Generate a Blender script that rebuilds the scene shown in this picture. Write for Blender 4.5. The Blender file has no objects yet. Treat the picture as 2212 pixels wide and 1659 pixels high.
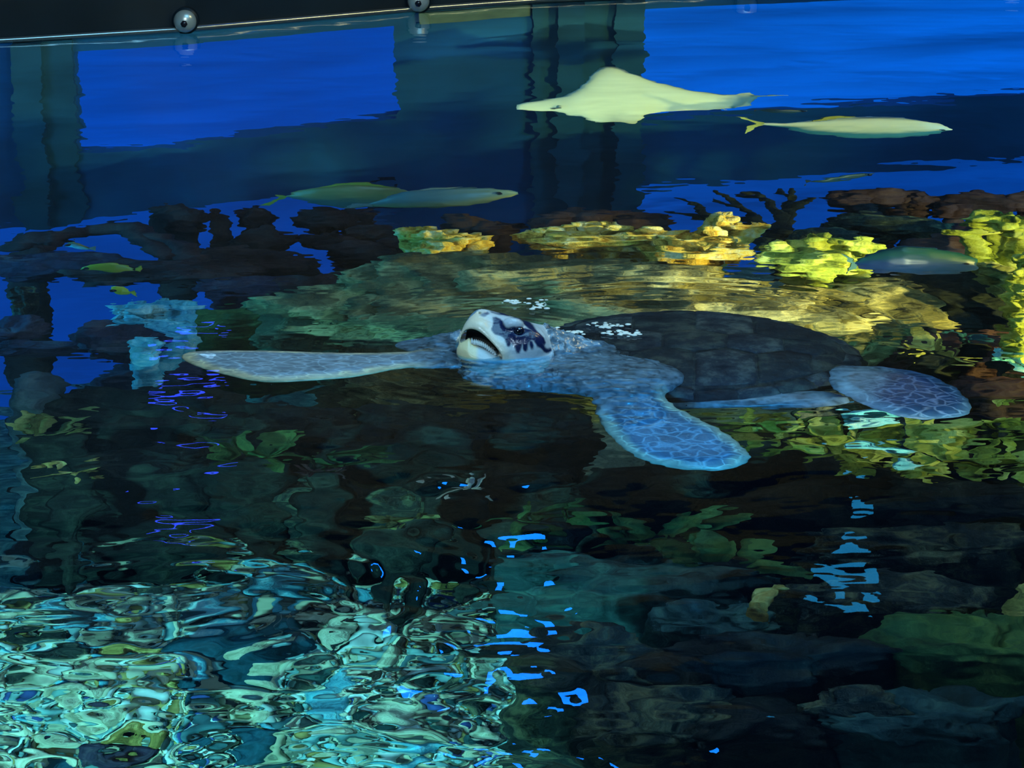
import bpy, math, random
import numpy as np
from mathutils import Vector, Matrix
random.seed(7); np.random.seed(7)
S = bpy.context.scene
COL = S.collection

# ------------------------------------------------------------------ camera, world, lights, exposure
CAM_H, PITCH, F = 1.8, math.radians(18.0), 5690.0
cam_d = bpy.data.cameras.new('camera'); cam = bpy.data.objects.new('camera', cam_d); COL.objects.link(cam)
cam.location = (0, 0, CAM_H); cam.rotation_euler = (math.radians(90) - PITCH, 0, 0)
cam_d.sensor_width = 36.0; cam_d.lens = 36.0 * F / 2212.0; cam_d.clip_end = 100
S.camera = cam
S.view_settings.view_transform = 'Standard'; S.view_settings.look = 'None'
S.view_settings.gamma = 1; S.view_settings.use_curve_mapping = False
S.view_settings.exposure = 0.0
W = bpy.data.worlds.new('world'); S.world = W; W.use_nodes = True
W.node_tree.nodes['Background'].inputs[0].default_value = (0.01, 0.03, 0.09, 1)
W.node_tree.nodes['Background'].inputs[1].default_value = 0.40
S.cycles.use_denoising = True
S.cycles.max_bounces = 8; S.cycles.diffuse_bounces = 2; S.cycles.glossy_bounces = 3
S.cycles.transmission_bounces = 5; S.cycles.volume_bounces = 0; S.cycles.transparent_max_bounces = 4
S.cycles.caustics_reflective = False; S.cycles.caustics_refractive = True
S.cycles.sample_clamp_indirect = 3.0

def lamp(name, kind, loc, aim, power, colour, size=0.1, spot=60, blend=0.6, sy=None):
    d = bpy.data.lights.new(name, kind); o = bpy.data.objects.new(name, d); COL.objects.link(o)
    o.location = loc
    o.rotation_euler = (Vector(aim) - Vector(loc)).to_track_quat('-Z', 'Y').to_euler()
    d.energy = power; d.color = colour
    if kind == 'SPOT': d.spot_size = math.radians(spot); d.spot_blend = blend; d.shadow_soft_size = size
    if kind == 'AREA':
        d.size = size
        if sy: d.shape = 'RECTANGLE'; d.size_y = sy
    return o
# lamps and an added fill over the pool, behind and beside the camera
lamp('overhead_lamp', 'AREA', (-1.2, 2.6, 2.6), (0.0, 5.8, 0), 72, (0.50, 0.76, 1.0), 0.6)
lamp('fill_overhead', 'AREA', (0.6, 5.6, 4.2), (0.4, 6.2, 0), 170, (0.25, 0.65, 1.0), 3.0)  # unseen soft fill added to light the pool from above
lamp('warm_lamp', 'AREA', (2.9, 7.6, 3.6), (0.3, 6.6, 0), 60, (1.0, 0.9, 0.45), 0.6)
# unseen fill lights added under the water for the reef, animals and wall
lamp('fill_warm', 'SPOT', (2.95, 6.0, -0.15), (0.85, 8.0, -1.0), 760, (1.0, 0.72, 0.17), 0.12, 62, 0.7)
lamp('fill_ray', 'SPOT', (1.2, 3.4, -0.25), (0.5, 8.9, -0.75), 1650, (1.0, 0.80, 0.42), 0.1, 17, 0.8)
lamp('fill_teal', 'SPOT', (-1.9, 2.7, -0.2), (-0.80, 4.95, -1.5), 540, (0.30, 1.0, 0.95), 0.12, 50, 0.6)
lamp('fill_blue', 'SPOT', (0.9, 2.9, -0.12), (0.25, 5.6, -0.10), 235, (0.03, 0.46, 1.0), 0.1, 44, 0.8)
lamp('fill_wall', 'AREA', (-2.6, 7.2, -0.5), (0.0, 10.2, -2.2), 38, (0.02, 0.55, 1.0), 0.8)
lamp('fill_wall', 'AREA', (3.0, 7.9, -0.5), (1.2, 10.6, -2.2), 32, (0.02, 0.55, 1.0), 0.8)
# blue strip lamps on the far wall of the hall, mirrored in the ripples
lamp('strip_lamp', 'AREA', (0.02, 9.9, 2.70), (0.1, 4.2, 0), 3.2, (0.004, 0.17, 1.0), 0.12, sy=0.5)
lamp('strip_lamp', 'AREA', (1.42, 10.2, 2.25), (0.8, 4.6, 0), 0.22, (0.02, 0.36, 0.8), 0.12, sy=0.20)
lamp('strip_lamp', 'AREA', (-1.22, 9.4, 1.28), (-0.7, 5.3, 0), 0.22, (0.03, 0.07, 1.0), 0.24, sy=0.05)
lamp('fill_rail', 'SPOT', (-0.9, 6.6, 1.3), (-0.75, 9.9, 0.03), 60, (0.9, 1.0, 0.9), 0.05, 26, 0.4)  # unseen spot added to brighten the bolts and rail
lamp('fill_right', 'SPOT', (2.9, 5.0, -0.2), (1.5, 6.3, -1.4), 130, (0.75, 1.0, 0.3), 0.12, 46, 0.8)  # another unseen underwater fill, added for the right side of the reef

# ------------------------------------------------------------------ optics: where a picture point lies in the pool
CP, SP = math.cos(PITCH), math.sin(PITCH)
def ray(px, py):
    u = (px - 1106.0) / F; v = (829.5 - py) / F
    d = np.array([u, CP + v * SP, -SP + v * CP]); return d / np.linalg.norm(d)
CAM = np.array([0, 0, CAM_H])
def surf(px, py):
    d = ray(px, py); return CAM + d * (-CAM_H / d[2])
def bent(px, py):
    d = ray(px, py); n = 1 / 1.333; c = -d[2]
    k = math.sqrt(1 - n * n * (1 - c * c)); t = n * d; t[2] = -k; return t
def under(px, py, depth):
    t = bent(px, py); return surf(px, py) + t * (depth / -t[2])
def under_plane(px, py, p0, nrm):
    s = surf(px, py); t = bent(px, py); return s + t * (np.dot(p0 - s, nrm) / np.dot(t, nrm))
def air(px, py, y):
    d = ray(px, py); return CAM + d * (y / d[1])
def scale_x(P): return P[1] / (F * CP)
def kv(py): 
    p = PITCH + math.atan((py - 829.5) / F); return F * math.sin(p) ** 2 / CAM_H

# ------------------------------------------------------------------ numpy noise
_perm = np.random.RandomState(3).permutation(256); _perm = np.concatenate([_perm, _perm])
_val = np.random.RandomState(5).rand(256) * 2 - 1
def vnoise(p):
    p = np.asarray(p, dtype=np.float64); i = np.floor(p).astype(int); f = p - i; f = f * f * f * (f * (f * 6 - 15) + 10)
    i &= 255; j = (i + 1) & 255
    def h(a, b, c): return _val[_perm[_perm[_perm[a] + b] + c]]
    x0, y0, z0 = i[..., 0], i[..., 1], i[..., 2]; x1, y1, z1 = j[..., 0], j[..., 1], j[..., 2]
    fx, fy, fz = f[..., 0], f[..., 1], f[..., 2]
    def L(a, b, t): return a + (b - a) * t
    return L(L(L(h(x0, y0, z0), h(x1, y0, z0), fx), L(h(x0, y1, z0), h(x1, y1, z0), fx), fy),
             L(L(h(x0, y0, z1), h(x1, y0, z1), fx), L(h(x0, y1, z1), h(x1, y1, z1), fx), fy), fz)
def fbm(p, o=4, gain=0.5):
    s = 0; a = 1.0; p = np.asarray(p, float)
    for k in range(o): s = s + a * vnoise(p * 2 ** k + 17.3 * k); a *= gain
    return s

# ------------------------------------------------------------------ mesh and object helpers
def mesh(name, verts, faces, mats=None, smooth=True, attr=None):
    m = bpy.data.meshes.new(name)
    v = np.asarray(verts, dtype=np.float32).reshape(-1, 3)
    if isinstance(faces, np.ndarray) and faces.ndim == 2:
        n, k = faces.shape
        m.vertices.add(len(v)); m.vertices.foreach_set('co', v.ravel())
        m.loops.add(n * k); m.loops.foreach_set('vertex_index', faces.astype(np.int32).ravel())
        m.polygons.add(n); m.polygons.foreach_set('loop_start', np.arange(0, n * k, k, dtype=np.int32))
        m.update(calc_edges=True)
    else:
        m.from_pydata([tuple(map(float, a)) for a in v], [], [tuple(map(int, a)) for a in faces]); m.update()
    m.polygons.foreach_set('use_smooth', np.full(len(m.polygons), smooth))
    if mats is not None: m.materials.append(mats)
    if attr is not None:
        a = m.color_attributes.new('pigment', 'FLOAT_COLOR', 'POINT')
        c = np.ones((len(v), 4), np.float32); c[:, :3] = attr; a.data.foreach_set('color', c.ravel())
    return m
def obj(name, m, parent=None, loc=(0, 0, 0), label=None, cat=None, group=None, kind=None):
    o = bpy.data.objects.new(name, m); COL.objects.link(o); o.location = tuple(map(float, loc))
    if parent is not None: o.parent = parent
    if label: o['label'] = label
    if cat: o['category'] = cat
    if group: o['group'] = group
    if kind: o['kind'] = kind
    return o
class MB:
    def __init__(s): s.v = []; s.f = []
    def add(s, v, f):
        n = len(s.v); s.v += [tuple(map(float, a)) for a in v]; s.f += [tuple(i + n for i in q) for q in f]; return s
    def tube(s, pts, rad, n=8, flat=1.0, cap=True):
        pts = [np.array(p, float) for p in pts]; V = []; Fc = []
        up = np.array([0.13, 0.31, 0.94])
        for i, p in enumerate(pts):
            t = pts[min(i + 1, len(pts) - 1)] - pts[max(i - 1, 0)]; t = t / (np.linalg.norm(t) + 1e-9)
            a = np.cross(t, up); a /= np.linalg.norm(a) + 1e-9; b = np.cross(a, t)
            r = rad[i] if hasattr(rad, '__len__') else rad
            for k in range(n):
                q = 2 * math.pi * k / n; V.append(p + a * math.cos(q) * r + b * math.sin(q) * r * flat)
        for i in range(len(pts) - 1):
            for k in range(n): Fc.append((i * n + k, i * n + (k + 1) % n, (i + 1) * n + (k + 1) % n, (i + 1) * n + k))
        if cap: Fc.append(tuple(range(n - 1, -1, -1))); Fc.append(tuple((len(pts) - 1) * n + k for k in range(n)))
        return s.add(V, Fc)
    def box(s, x0, x1, y0, y1, z0, z1):
        V = [(x, y, z) for z in (z0, z1) for y in (y0, y1) for x in (x0, x1)]
        return s.add(V, [(0, 2, 3, 1), (4, 5, 7, 6), (0, 1, 5, 4), (2, 6, 7, 3), (0, 4, 6, 2), (1, 3, 7, 5)])
    def mesh(s, name, mat, smooth=True): return mesh(name, s.v, s.f, mat, smooth)
def ico(sub):
    import bmesh
    b = bmesh.new(); bmesh.ops.create_icosphere(b, subdivisions=sub, radius=1)
    v = np.array([x.co[:] for x in b.verts]); f = np.array([[q.index for q in p.verts] for p in b.faces]); b.free(); return v, f
ICO = {k: ico(k) for k in (2, 3, 4, 5, 6)}

# ------------------------------------------------------------------ materials
def mat(name, rough=0.6, spec=0.3, metal=0.0):
    m = bpy.data.materials.new(name); m.use_nodes = True
    b = m.node_tree.nodes['Principled BSDF']; b.inputs['Roughness'].default_value = rough
    b.inputs['Specular IOR Level'].default_value = spec; b.inputs['Metallic'].default_value = metal
    return m, m.node_tree, b
def ramp(nt, src, stops):
    r = nt.nodes.new('ShaderNodeValToRGB'); nt.links.new(src, r.inputs[0]); e = r.color_ramp.elements
    while len(e) < len(stops): e.new(0.5)
    for i, (p, c) in enumerate(stops): e[i].position = p; e[i].color = (*c, 1)
    return r.outputs[0]
_rm = {}
def reef_mat(c1, c2, c3, sc=6.0, bump=0.3, key=None):
    k = (c1, c2, c3, sc)
    if k in _rm: return _rm[k]
    m, nt, b = mat('reef_%d' % len(_rm), 0.75, 0.15)
    tc = nt.nodes.new('ShaderNodeNewGeometry')
    n = nt.nodes.new('ShaderNodeTexNoise'); n.inputs['Scale'].default_value = sc; n.inputs['Detail'].default_value = 6; n.inputs['Roughness'].default_value = 0.65
    nt.links.new(tc.outputs['Position'], n.inputs['Vector'])
    nt.links.new(ramp(nt, n.outputs[0], [(0.34, c1), (0.50, c2), (0.66, c3)]), b.inputs['Base Color'])
    n2 = nt.nodes.new('ShaderNodeTexNoise'); n2.inputs['Scale'].default_value = sc * 6; n2.inputs['Detail'].default_value = 4
    nt.links.new(tc.outputs['Position'], n2.inputs['Vector'])
    bp = nt.nodes.new('ShaderNodeBump'); bp.inputs['Strength'].default_value = bump; bp.inputs['Distance'].default_value = 0.02
    nt.links.new(n2.outputs[0], bp.inputs['Height']); nt.links.new(bp.outputs[0], b.inputs['Normal'])
    _rm[k] = m; return m
def plain(name, c, rough=0.6, spec=0.3, metal=0.0, var=0.25, sc=8):
    m, nt, b = mat(name, rough, spec, metal)
    n = nt.nodes.new('ShaderNodeTexNoise'); n.inputs['Scale'].default_value = sc; n.inputs['Detail'].default_value = 4
    tc = nt.nodes.new('ShaderNodeTexCoord'); nt.links.new(tc.outputs['Object'], n.inputs['Vector'])
    lo = tuple(x * (1 - var) for x in c); hi = tuple(min(1, x * (1 + var)) for x in c)
    nt.links.new(ramp(nt, n.outputs[0], [(0.3, lo), (0.7, hi)]), b.inputs['Base Color'])
    return m
def emit(name, c, s, var=0.0):
    m = bpy.data.materials.new(name); m.use_nodes = True; nt = m.node_tree; nt.nodes.clear()
    e = nt.nodes.new('ShaderNodeEmission'); o = nt.nodes.new('ShaderNodeOutputMaterial')
    e.inputs[0].default_value = (*c, 1); e.inputs[1].default_value = s; nt.links.new(e.outputs[0], o.inputs[0])
    if var:
        tc = nt.nodes.new('ShaderNodeTexCoord'); mp = nt.nodes.new('ShaderNodeMapping'); mp.inputs['Scale'].default_value = (0.5, 0.5, 1.6)
        n = nt.nodes.new('ShaderNodeTexNoise'); n.inputs['Scale'].default_value = 1.6
        nt.links.new(tc.outputs['Object'], mp.inputs[0]); nt.links.new(mp.outputs[0], n.inputs['Vector'])
        r = ramp(nt, n.outputs[0], [(0.3, tuple(x * (1 - var) for x in c)), (0.7, tuple(x * (1 + var) for x in c))])
        nt.links.new(r, e.inputs[0])
    return m

# water
wm = bpy.data.materials.new('pool_water'); wm.use_nodes = True; nt = wm.node_tree; nt.nodes.clear()
g = nt.nodes.new('ShaderNodeBsdfGlass'); g.inputs['IOR'].default_value = 1.333; g.inputs['Roughness'].default_value = 0.0
o = nt.nodes.new('ShaderNodeOutputMaterial'); nt.links.new(g.outputs[0], o.inputs['Surface'])
va = nt.nodes.new('ShaderNodeVolumeAbsorption'); va.inputs['Color'].default_value = (0.25, 0.80, 0.97, 1); va.inputs['Density'].default_value = 0.16
nt.links.new(va.outputs[0], o.inputs['Volume'])

# ------------------------------------------------------------------ the pool: far wall, windows, floor
# waterline of the curved far wall, read along the metal rail
wl = [(-900, 130), (-300, 108), (0, 93), (403, 68), (900, 24), (1150, 6), (1610, -14), (2212, -36), (2700, -52), (3300, -66)]
WX = np.array([a for a, b in wl], float); WY = np.array([b for a, b in wl], float)
def wall_pt(px, z=0.0, off=0.0):
    s = surf(px, np.interp(px, WX, WY)); return np.array([s[0], s[1] + off, z])
def wall_strip(name, px0, px1, z0, z1, off, thick, m, **kw):
    cols = [px0] + [x for x in WX if px0 < x < px1] + [px1]
    V = []; Fc = []
    for c in cols:
        for (o_, z) in ((off, z0), (off, z1), (off + thick, z1), (off + thick, z0)): V.append(wall_pt(c, z, o_))
    for i in range(len(cols) - 1):
        for k in range(4): a = i * 4 + k; b = i * 4 + (k + 1) % 4; Fc.append((a, a + 4, b + 4, b))
    Fc.append((0, 1, 2, 3)); n = (len(cols) - 1) * 4; Fc.append((n + 3, n + 2, n + 1, n))
    return obj(name, mesh(name, V, Fc, m, smooth=False), **kw)
m_wall = plain('wall_paint', (0.012, 0.10, 0.22), 0.7, 0.2, 0, 0.3, 1.2)
m_dry = plain('rim_steel', (0.008, 0.018, 0.026), 0.45, 0.5, 0.3, 0.3, 3)
def wall_depth(px, py):                            # depth at which the sight line of a picture point meets the far wall
    s = surf(px, py); t = bent(px, py); w = wall_pt(px); k = w[1] * 1.0 - s[1]; return k / t[1] * t[2]
ZT, ZM, ZL, ZB = -0.24, -1.76, wall_depth(1700, 382), -4.3
ZM2, ZL1 = -2.15, -2.6; ZM = -1.76
print('WALL', ZM, wall_depth(1700, 240), ZL, wall_depth(300, 455))
st = dict(kind='structure')
back = bpy.data.objects.new('wall_back', None); COL.objects.link(back); back['kind'] = 'structure'
for (a, b, z0, z1) in ((-900, 3300, 0.0, 2.4), (-900, 3300, ZT, 0.0), (-900, 160, ZM, ZT), (850, 1392, ZM2, ZT), (-900, 850, ZL1, ZM), (850, 3300, ZL, ZM2), 
                       (-900, -160, ZB, ZL1), (760, 1392, ZB, ZL)):
    wall_strip('wall_panel', a, b, z0, z1, 0, 0.12, m_dry if z0 >= 0 else m_wall, parent=back)
wall_strip('window_1', 155, 855, ZM - .02, ZT + .02, 0.07, 0.03, emit('glow_blue_a', (0.0, 0.075, 0.56), 1.0, 0.25), kind='structure', label='blue lit viewing window under the rail')
wall_strip('window_2', 1388, 3300, ZM2 - .02, ZT + .02, 0.07, 0.03, emit('glow_blue_b', (0.0, 0.14, 0.80), 1.0, 0.35), kind='structure', label='bright blue viewing window beside the dark pillar')
wall_strip('window_3', -165, 765, ZB, ZL1 + .02, 0.07, 0.03, emit('glow_blue_c', (0.0, 0.055, 0.38), 1.0, 0.3), kind='structure')
wall_strip('window_4', 1388, 3300, ZB, ZL + .02, 0.07, 0.03, emit('glow_blue_d', (0.0, 0.07, 0.42), 1.0, 0.3), kind='structure')
# pillar in front of the wall between the windows, with ribs
m_pil = plain('pillar_paint', (0.02, 0.09, 0.13), 0.6, 0.2, 0, 0.3, 2)
for k, (a, b, o_) in enumerate(((1150, 1205, -.05), (1205, 1262, -.12), (1262, 1330, -.04), (1330, 1392, -.10), (30, 95, -.08), (95, 158, -.03))):
    wall_strip('trim_%d' % (k + 1), a, b, -4.2 if a > 500 else ZL1, 0.0, o_, -o_ + 0.02, m_pil, kind='structure')
wall_strip('trim_7', 905, 1146, -0.235, -0.03, -0.03, 0.05, plain('plate_green', (0.16, 0.2, 0.12), 0.5), kind='structure', label='pale green plate under the rail beside the pillar')
# rail at the waterline
rl = MB(); rl.tube([wall_pt(c, 0.012, -0.02) for c in np.linspace(-900, 3300, 60)], 0.012, 8)
obj('trim_8', rl.mesh('trim_8', plain('rail_steel', (0.35, 0.38, 0.36), 0.25, 0.5, 0.9, 0.1)), kind='structure')

def seabed(x, y):
    z = -1.55 + 0.0 * x
    drop = 1 / (1 + np.exp(-(y - 8.75) * 6)); z = z - 2.7 * drop
    lf = 1 / (1 + np.exp(-(-0.95 - x) * 8)) * 1 / (1 + np.exp(-(y - 6.35) * 6)); z = z - 1.8 * lf * (1 - drop)
    P = np.stack([x, y, 0 * x], -1)
    z = z + 0.10 * fbm(P * 1.3, 4) + 0.03 * fbm(P * 7, 3)
    return np.maximum(z, -4.2)
nx, ny = 260, 300
gx, gy = np.meshgrid(np.linspace(-3.6, 3.6, nx), np.linspace(1.9, 12, ny), indexing='xy')
V = np.stack([gx, gy, seabed(gx, gy)], -1).reshape(-1, 3)
idx = np.arange(nx * ny).reshape(ny, nx)
Fq = np.stack([idx[:-1, :-1], idx[:-1, 1:], idx[1:, 1:], idx[1:, :-1]], -1).reshape(-1, 4)
m_bed = reef_mat((0.07, 0.09, 0.08), (0.20, 0.23, 0.17), (0.5, 0.5, 0.34), 9.0, 0.5)
obj('floor', mesh('floor', V, Fq, m_bed), kind='structure')
for nm, (x0, x1, y0, y1) in {'wall_left': (-3.7, -3.5, 1.8, 12.2), 'wall_right': (3.5, 3.7, 1.8, 12.2), 'wall_front': (-3.7, 3.7, 1.7, 1.9)}.items():
    obj(nm, MB().box(x0, x1, y0, y1, -4.4, 0.25).mesh(nm, m_wall, False), kind='structure')

# ------------------------------------------------------------------ the turtle's place, used by the ripples too
TC = under(1500, 757, 0.14)                      # middle of the carapace
# ------------------------------------------------------------------ water surface
def axis(segs):
    out = []
    for a, b, st_ in segs: out.append(np.arange(a, b, st_))
    return np.concatenate(out + [[segs[-1][1]]])
wxs = axis([(-3.55, -2.2, .15), (-2.2, 2.3, .0085), (2.3, 3.55, .15)])
wys = axis([(1.85, 3.4, .15), (3.4, 6.6, .0065), (6.6, 11.3, .010), (11.3, 11.9, .15)])
X, Y = np.meshgrid(wxs, wys, indexing='xy')
def sm(a, b, t): t = np.clip((t - a) / (b - a), 0, 1); return t * t * (3 - 2 * t)
def waves(X, Y):
    # screen-independent masks: the inlet on the near left stirs the water, the far water lies calmer
    rough = sm(5.6, 4.3, Y) * sm(0.55, -0.15, X - 0.10 * (4.6 - Y))
    rr = sm(6.0, 5.2, Y) * sm(0.6, 1.1, X) * sm(4.3, 5.0, Y)
    near = sm(6.2, 5.0, Y)
    far = sm(7.2, 8.6, Y)
    A = 0.0007 + 0.0006 * near + 0.0023 * rough + 0.0014 * rr
    P = np.stack([X * 4.6, Y * 4.6, 0 * X], -1)
    h = 0.0035 * vnoise(np.stack([X * 1.0, Y * 1.6, 0 * X + 5], -1))
    h += A * 1.75 * vnoise(P)
    wob = 0.25 * vnoise(P * 0.5 + 9)
    h += A * 0.85 * vnoise(np.stack([(X + wob) * 9.5, Y * 11, 0 * X + 2], -1))
    h += A * 0.24 * vnoise(np.stack([X * 24, (Y + wob * .3) * 28, 0 * X + 7], -1))
    h += 0.00010 * vnoise(np.stack([X * 30, (Y + wob * .2) * 75, 0 * X + 11], -1))
    h += 0.0011 * far * vnoise(np.stack([X * 2.6, Y * 9, 0 * X + 21], -1)) + 0.00035 * far * vnoise(np.stack([X * 7, Y * 22, 0 * X + 23], -1))
    # ripples pushed out by the swimming turtle
    d = np.sqrt(((X - TC[0] + .08) / 1.25) ** 2 + (Y - TC[1]) ** 2) - 0.36
    env = np.exp(-np.clip(d, 0, 9) * 3.2) * sm(-0.12, 0.05, d)
    ph = d * 2 * math.pi / 0.055 + 1.6 * vnoise(P * .7 + 3)
    h += 0.00045 * env * np.sin(ph)
    h += 0.00030 * np.exp(-np.abs(d) * 1.6) * vnoise(np.stack([X * 34, Y * 70, 0 * X], -1))
    hx, hy = air(1075, 770, 5.8)[:2]
    d2 = np.sqrt((X - hx) ** 2 + (Y - hy) ** 2) - .09
    h += 0.0005 * np.exp(-np.clip(d2, 0, 9) * 4.5) * np.sin(d2 * 2 * math.pi / 0.032)
    return h
Z = waves(X, Y)
ny, nx = X.shape
V = np.stack([X, Y, Z], -1).reshape(-1, 3); idx = np.arange(nx * ny).reshape(ny, nx)
Fq = np.stack([idx[:-1, :-1], idx[:-1, 1:], idx[1:, 1:], idx[1:, :-1]], -1).reshape(-1, 4)
per = np.concatenate([idx[0, :], idx[1:, -1], idx[-1, -2::-1], idx[-2:0:-1, 0]])
n0 = len(V); low = V[per].copy(); low[:, 2] = -4.45; V = np.concatenate([V, low]); q = np.arange(len(per)); q2 = (q + 1) % len(per)
skirt = np.stack([per[q], n0 + q, n0 + q2, per[q2]], -1)
wmesh = mesh('water', V, np.concatenate([Fq, skirt]), wm)
import bmesh as _bm
b_ = _bm.new(); b_.from_mesh(wmesh); b_.verts.ensure_lookup_table()
b_.faces.new([b_.verts[n0 + k] for k in range(len(per) - 1, -1, -1)]); b_.to_mesh(wmesh); b_.free()
wmesh.polygons.foreach_set('use_smooth', np.arange(len(wmesh.polygons)) < len(Fq))
obj('water', wmesh, kind='structure')

# ------------------------------------------------------------------ signed distances and a surface mesher for the animal's body
def surface_nets(xs, ys, zs, D):
    nx, ny, nz = D.shape; ins = D < 0
    cnt = np.zeros((nx - 1, ny - 1, nz - 1), np.int32); acc = np.zeros((nx - 1, ny - 1, nz - 1, 3), np.float32)
    def edge(axis_):
        sl0 = [slice(None)] * 3; sl1 = [slice(None)] * 3; sl0[axis_] = slice(0, -1); sl1[axis_] = slice(1, None)
        a, b = D[tuple(sl0)], D[tuple(sl1)]; cr = (a < 0) != (b < 0)
        i, j, k = np.nonzero(cr); t = a[i, j, k] / (a[i, j, k] - b[i, j, k])
        c = [xs[i], ys[j], zs[k]]; arr = (xs, ys, zs)[axis_]; ii = (i, j, k)[axis_]
        c[axis_] = arr[ii] + t * (arr[ii + 1] - arr[ii]); P = np.stack(c, -1)
        o1, o2 = [q for q in range(3) if q != axis_]; I = [i, j, k]
        for da in (0, 1):
            for db in (0, 1):
                J = [q.copy() for q in I]; J[o1] = J[o1] - da; J[o2] = J[o2] - db
                ok = (J[0] >= 0) & (J[1] >= 0) & (J[2] >= 0) & (J[0] < nx - 1) & (J[1] < ny - 1) & (J[2] < nz - 1)
                np.add.at(cnt, (J[0][ok], J[1][ok], J[2][ok]), 1); np.add.at(acc, (J[0][ok], J[1][ok], J[2][ok]), P[ok])
        return cr
    crs = [edge(a) for a in range(3)]
    vid = -np.ones(cnt.shape, np.int64); m = cnt > 0; vid[m] = np.arange(m.sum()); V = acc[m] / cnt[m][:, None]
    F_ = []
    for ax, cr in enumerate(crs):
        i, j, k = np.nonzero(cr); I = [i, j, k]; o1, o2 = [(1, 2), (2, 0), (0, 1)][ax]
        ok = (I[o1] > 0) & (I[o2] > 0) & (I[o1] < D.shape[o1] - 1) & (I[o2] < D.shape[o2] - 1); I = [q[ok] for q in I]
        neg = ins[I[0], I[1], I[2]]
        def g(d1, d2):
            J = [q.copy() for q in I]; J[o1] = J[o1] - d1; J[o2] = J[o2] - d2; return vid[J[0], J[1], J[2]]
        q = np.stack([g(1, 1), g(0, 1), g(0, 0), g(1, 0)], -1); q[~neg] = q[~neg][:, ::-1]; F_.append(q)
    return V, np.concatenate(F_)
def smin(a, b, k):
    h = np.clip(0.5 + 0.5 * (b - a) / k, 0, 1); return b + (a - b) * h - k * h * (1 - h)
def ell(P, c, r, R=None):
    q = P - np.asarray(c, np.float32)
    if R is not None: q = q @ np.asarray(R, np.float32)
    r = np.asarray(r, np.float32); k0 = np.linalg.norm(q / r, axis=-1); k1 = np.linalg.norm(q / (r * r), axis=-1)
    return k0 * (k0 - 1) / (k1 + 1e-9)
def cone(P, a, b, ra, rb):
    a = np.asarray(a, np.float32); b = np.asarray(b, np.float32); ab = b - a
    t = np.clip(((P - a) @ ab) / (ab @ ab), 0, 1); return np.linalg.norm(P - a - t[..., None] * ab, axis=-1) - (ra + (rb - ra) * t)
def poly2(u, v, pts):
    d = np.full(u.shape, 1e9, np.float32); s = np.ones(u.shape, np.float32); n = len(pts)
    for i in range(n):
        ax, ay = pts[i]; bx, by = pts[i - 1]; ex, ey = bx - ax, by - ay; wx, wy = u - ax, v - ay
        t = np.clip((wx * ex + wy * ey) / (ex * ex + ey * ey + 1e-12), 0, 1)
        d = np.minimum(d, (wx - ex * t) ** 2 + (wy - ey * t) ** 2)
        c1 = v >= ay; c2 = v < by; c3 = ex * wy > ey * wx
        s = np.where((c1 & c2 & c3) | (~c1 & ~c2 & ~c3), -s, s)
    return s * np.sqrt(d)
def smooth_poly(p, it=2):
    p = np.array(p, float)
    for _ in range(it): q = np.roll(p, -1, 0); p = np.stack([p * .75 + q * .25, p * .25 + q * .75], 1).reshape(-1, 2)
    return p
class Flap:
    """a flipper: an outline in its own plane, thick along the leading edge, thin behind"""
    def __init__(s, pix, p0, p1, p2, thick):
        s.o = np.array(p0); e1 = p1 - p0; e1 = e1 / np.linalg.norm(e1); n = np.cross(e1, p2 - p0); n /= np.linalg.norm(n)
        if n[2] < 0: n = -n
        s.e1, s.n = e1, n; s.e2 = np.cross(n, e1)
        w = [under_plane(a, b, s.o, n) - s.o for a, b in pix]
        s.poly = smooth_poly([(q @ s.e1, q @ s.e2) for q in w], 2); s.t = thick
    def uvw(s, P): q = P - s.o.astype(np.float32); return q @ s.e1, q @ s.e2, q @ s.n
    def sd(s, P):
        u, v, w = s.uvw(P); d2 = poly2(u, v, s.poly)
        t = s.t * np.clip(-d2 / 0.045, 0, 1) ** 0.6 + 0.0025
        return np.maximum(np.abs(w) - t, d2) * 0.8

# head frame: a = across (world x), c = away from the viewer, b = up
HC = air(1088, 762, 5.80)                         # centre of the skull, about at the waterline
PX = 5.80 / (F * CP) * 1.0
hb = np.array([0, SP, CP]); hc = np.array([0, CP, -SP]); ha = np.array([1.0, 0, 0])
def H(px, py, c=0.0): return HC + ha * (px - 1088) * PX + hb * (762 - py) * PX + hc * c
def Hab(P): q = P - HC.astype(np.float32); return 1088 + (q @ ha) / PX, 762 - (q @ hb) / PX, q @ hc
crop = lambda L: [(850 + x / 3.16, 600 + y / 3.16) for x, y in L]

far_flip = Flap([(388, 772), (400, 762), (430, 758), (500, 757), (590, 758), (680, 762), (770, 764), (860, 762), (930, 757), (985, 757), (1000, 800),
                 (930, 792), (860, 797), (780, 812), (690, 820), (610, 826), (550, 824), (480, 808), (420, 790)],
                under(960, 780, .05), under(400, 775, .02), under(700, 820, .035), 0.020)
near_flip = Flap([(1260, 800), (1285, 880), (1300, 920), (1330, 952), (1365, 985), (1420, 1006), (1500, 1020), (1575, 1018), (1606, 1004), (1630, 990),
                  (1605, 962), (1560, 932), (1500, 898), (1450, 872), (1430, 840), (1400, 800)],
                 under(1330, 850, .10), under(1600, 995, .27), under(1450, 880, .14), 0.026)
rear_flip = Flap([(1790, 790), (1870, 792), (1930, 796), (1990, 806), (2050, 832), (2095, 865), (2104, 884), (2080, 902), (2020, 910), (1950, 905), (1890, 885), (1840, 860), (1790, 840)],
                 under(1830, 825, .13), under(2090, 885, .22), under(1950, 895, .20), 0.018)

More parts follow.
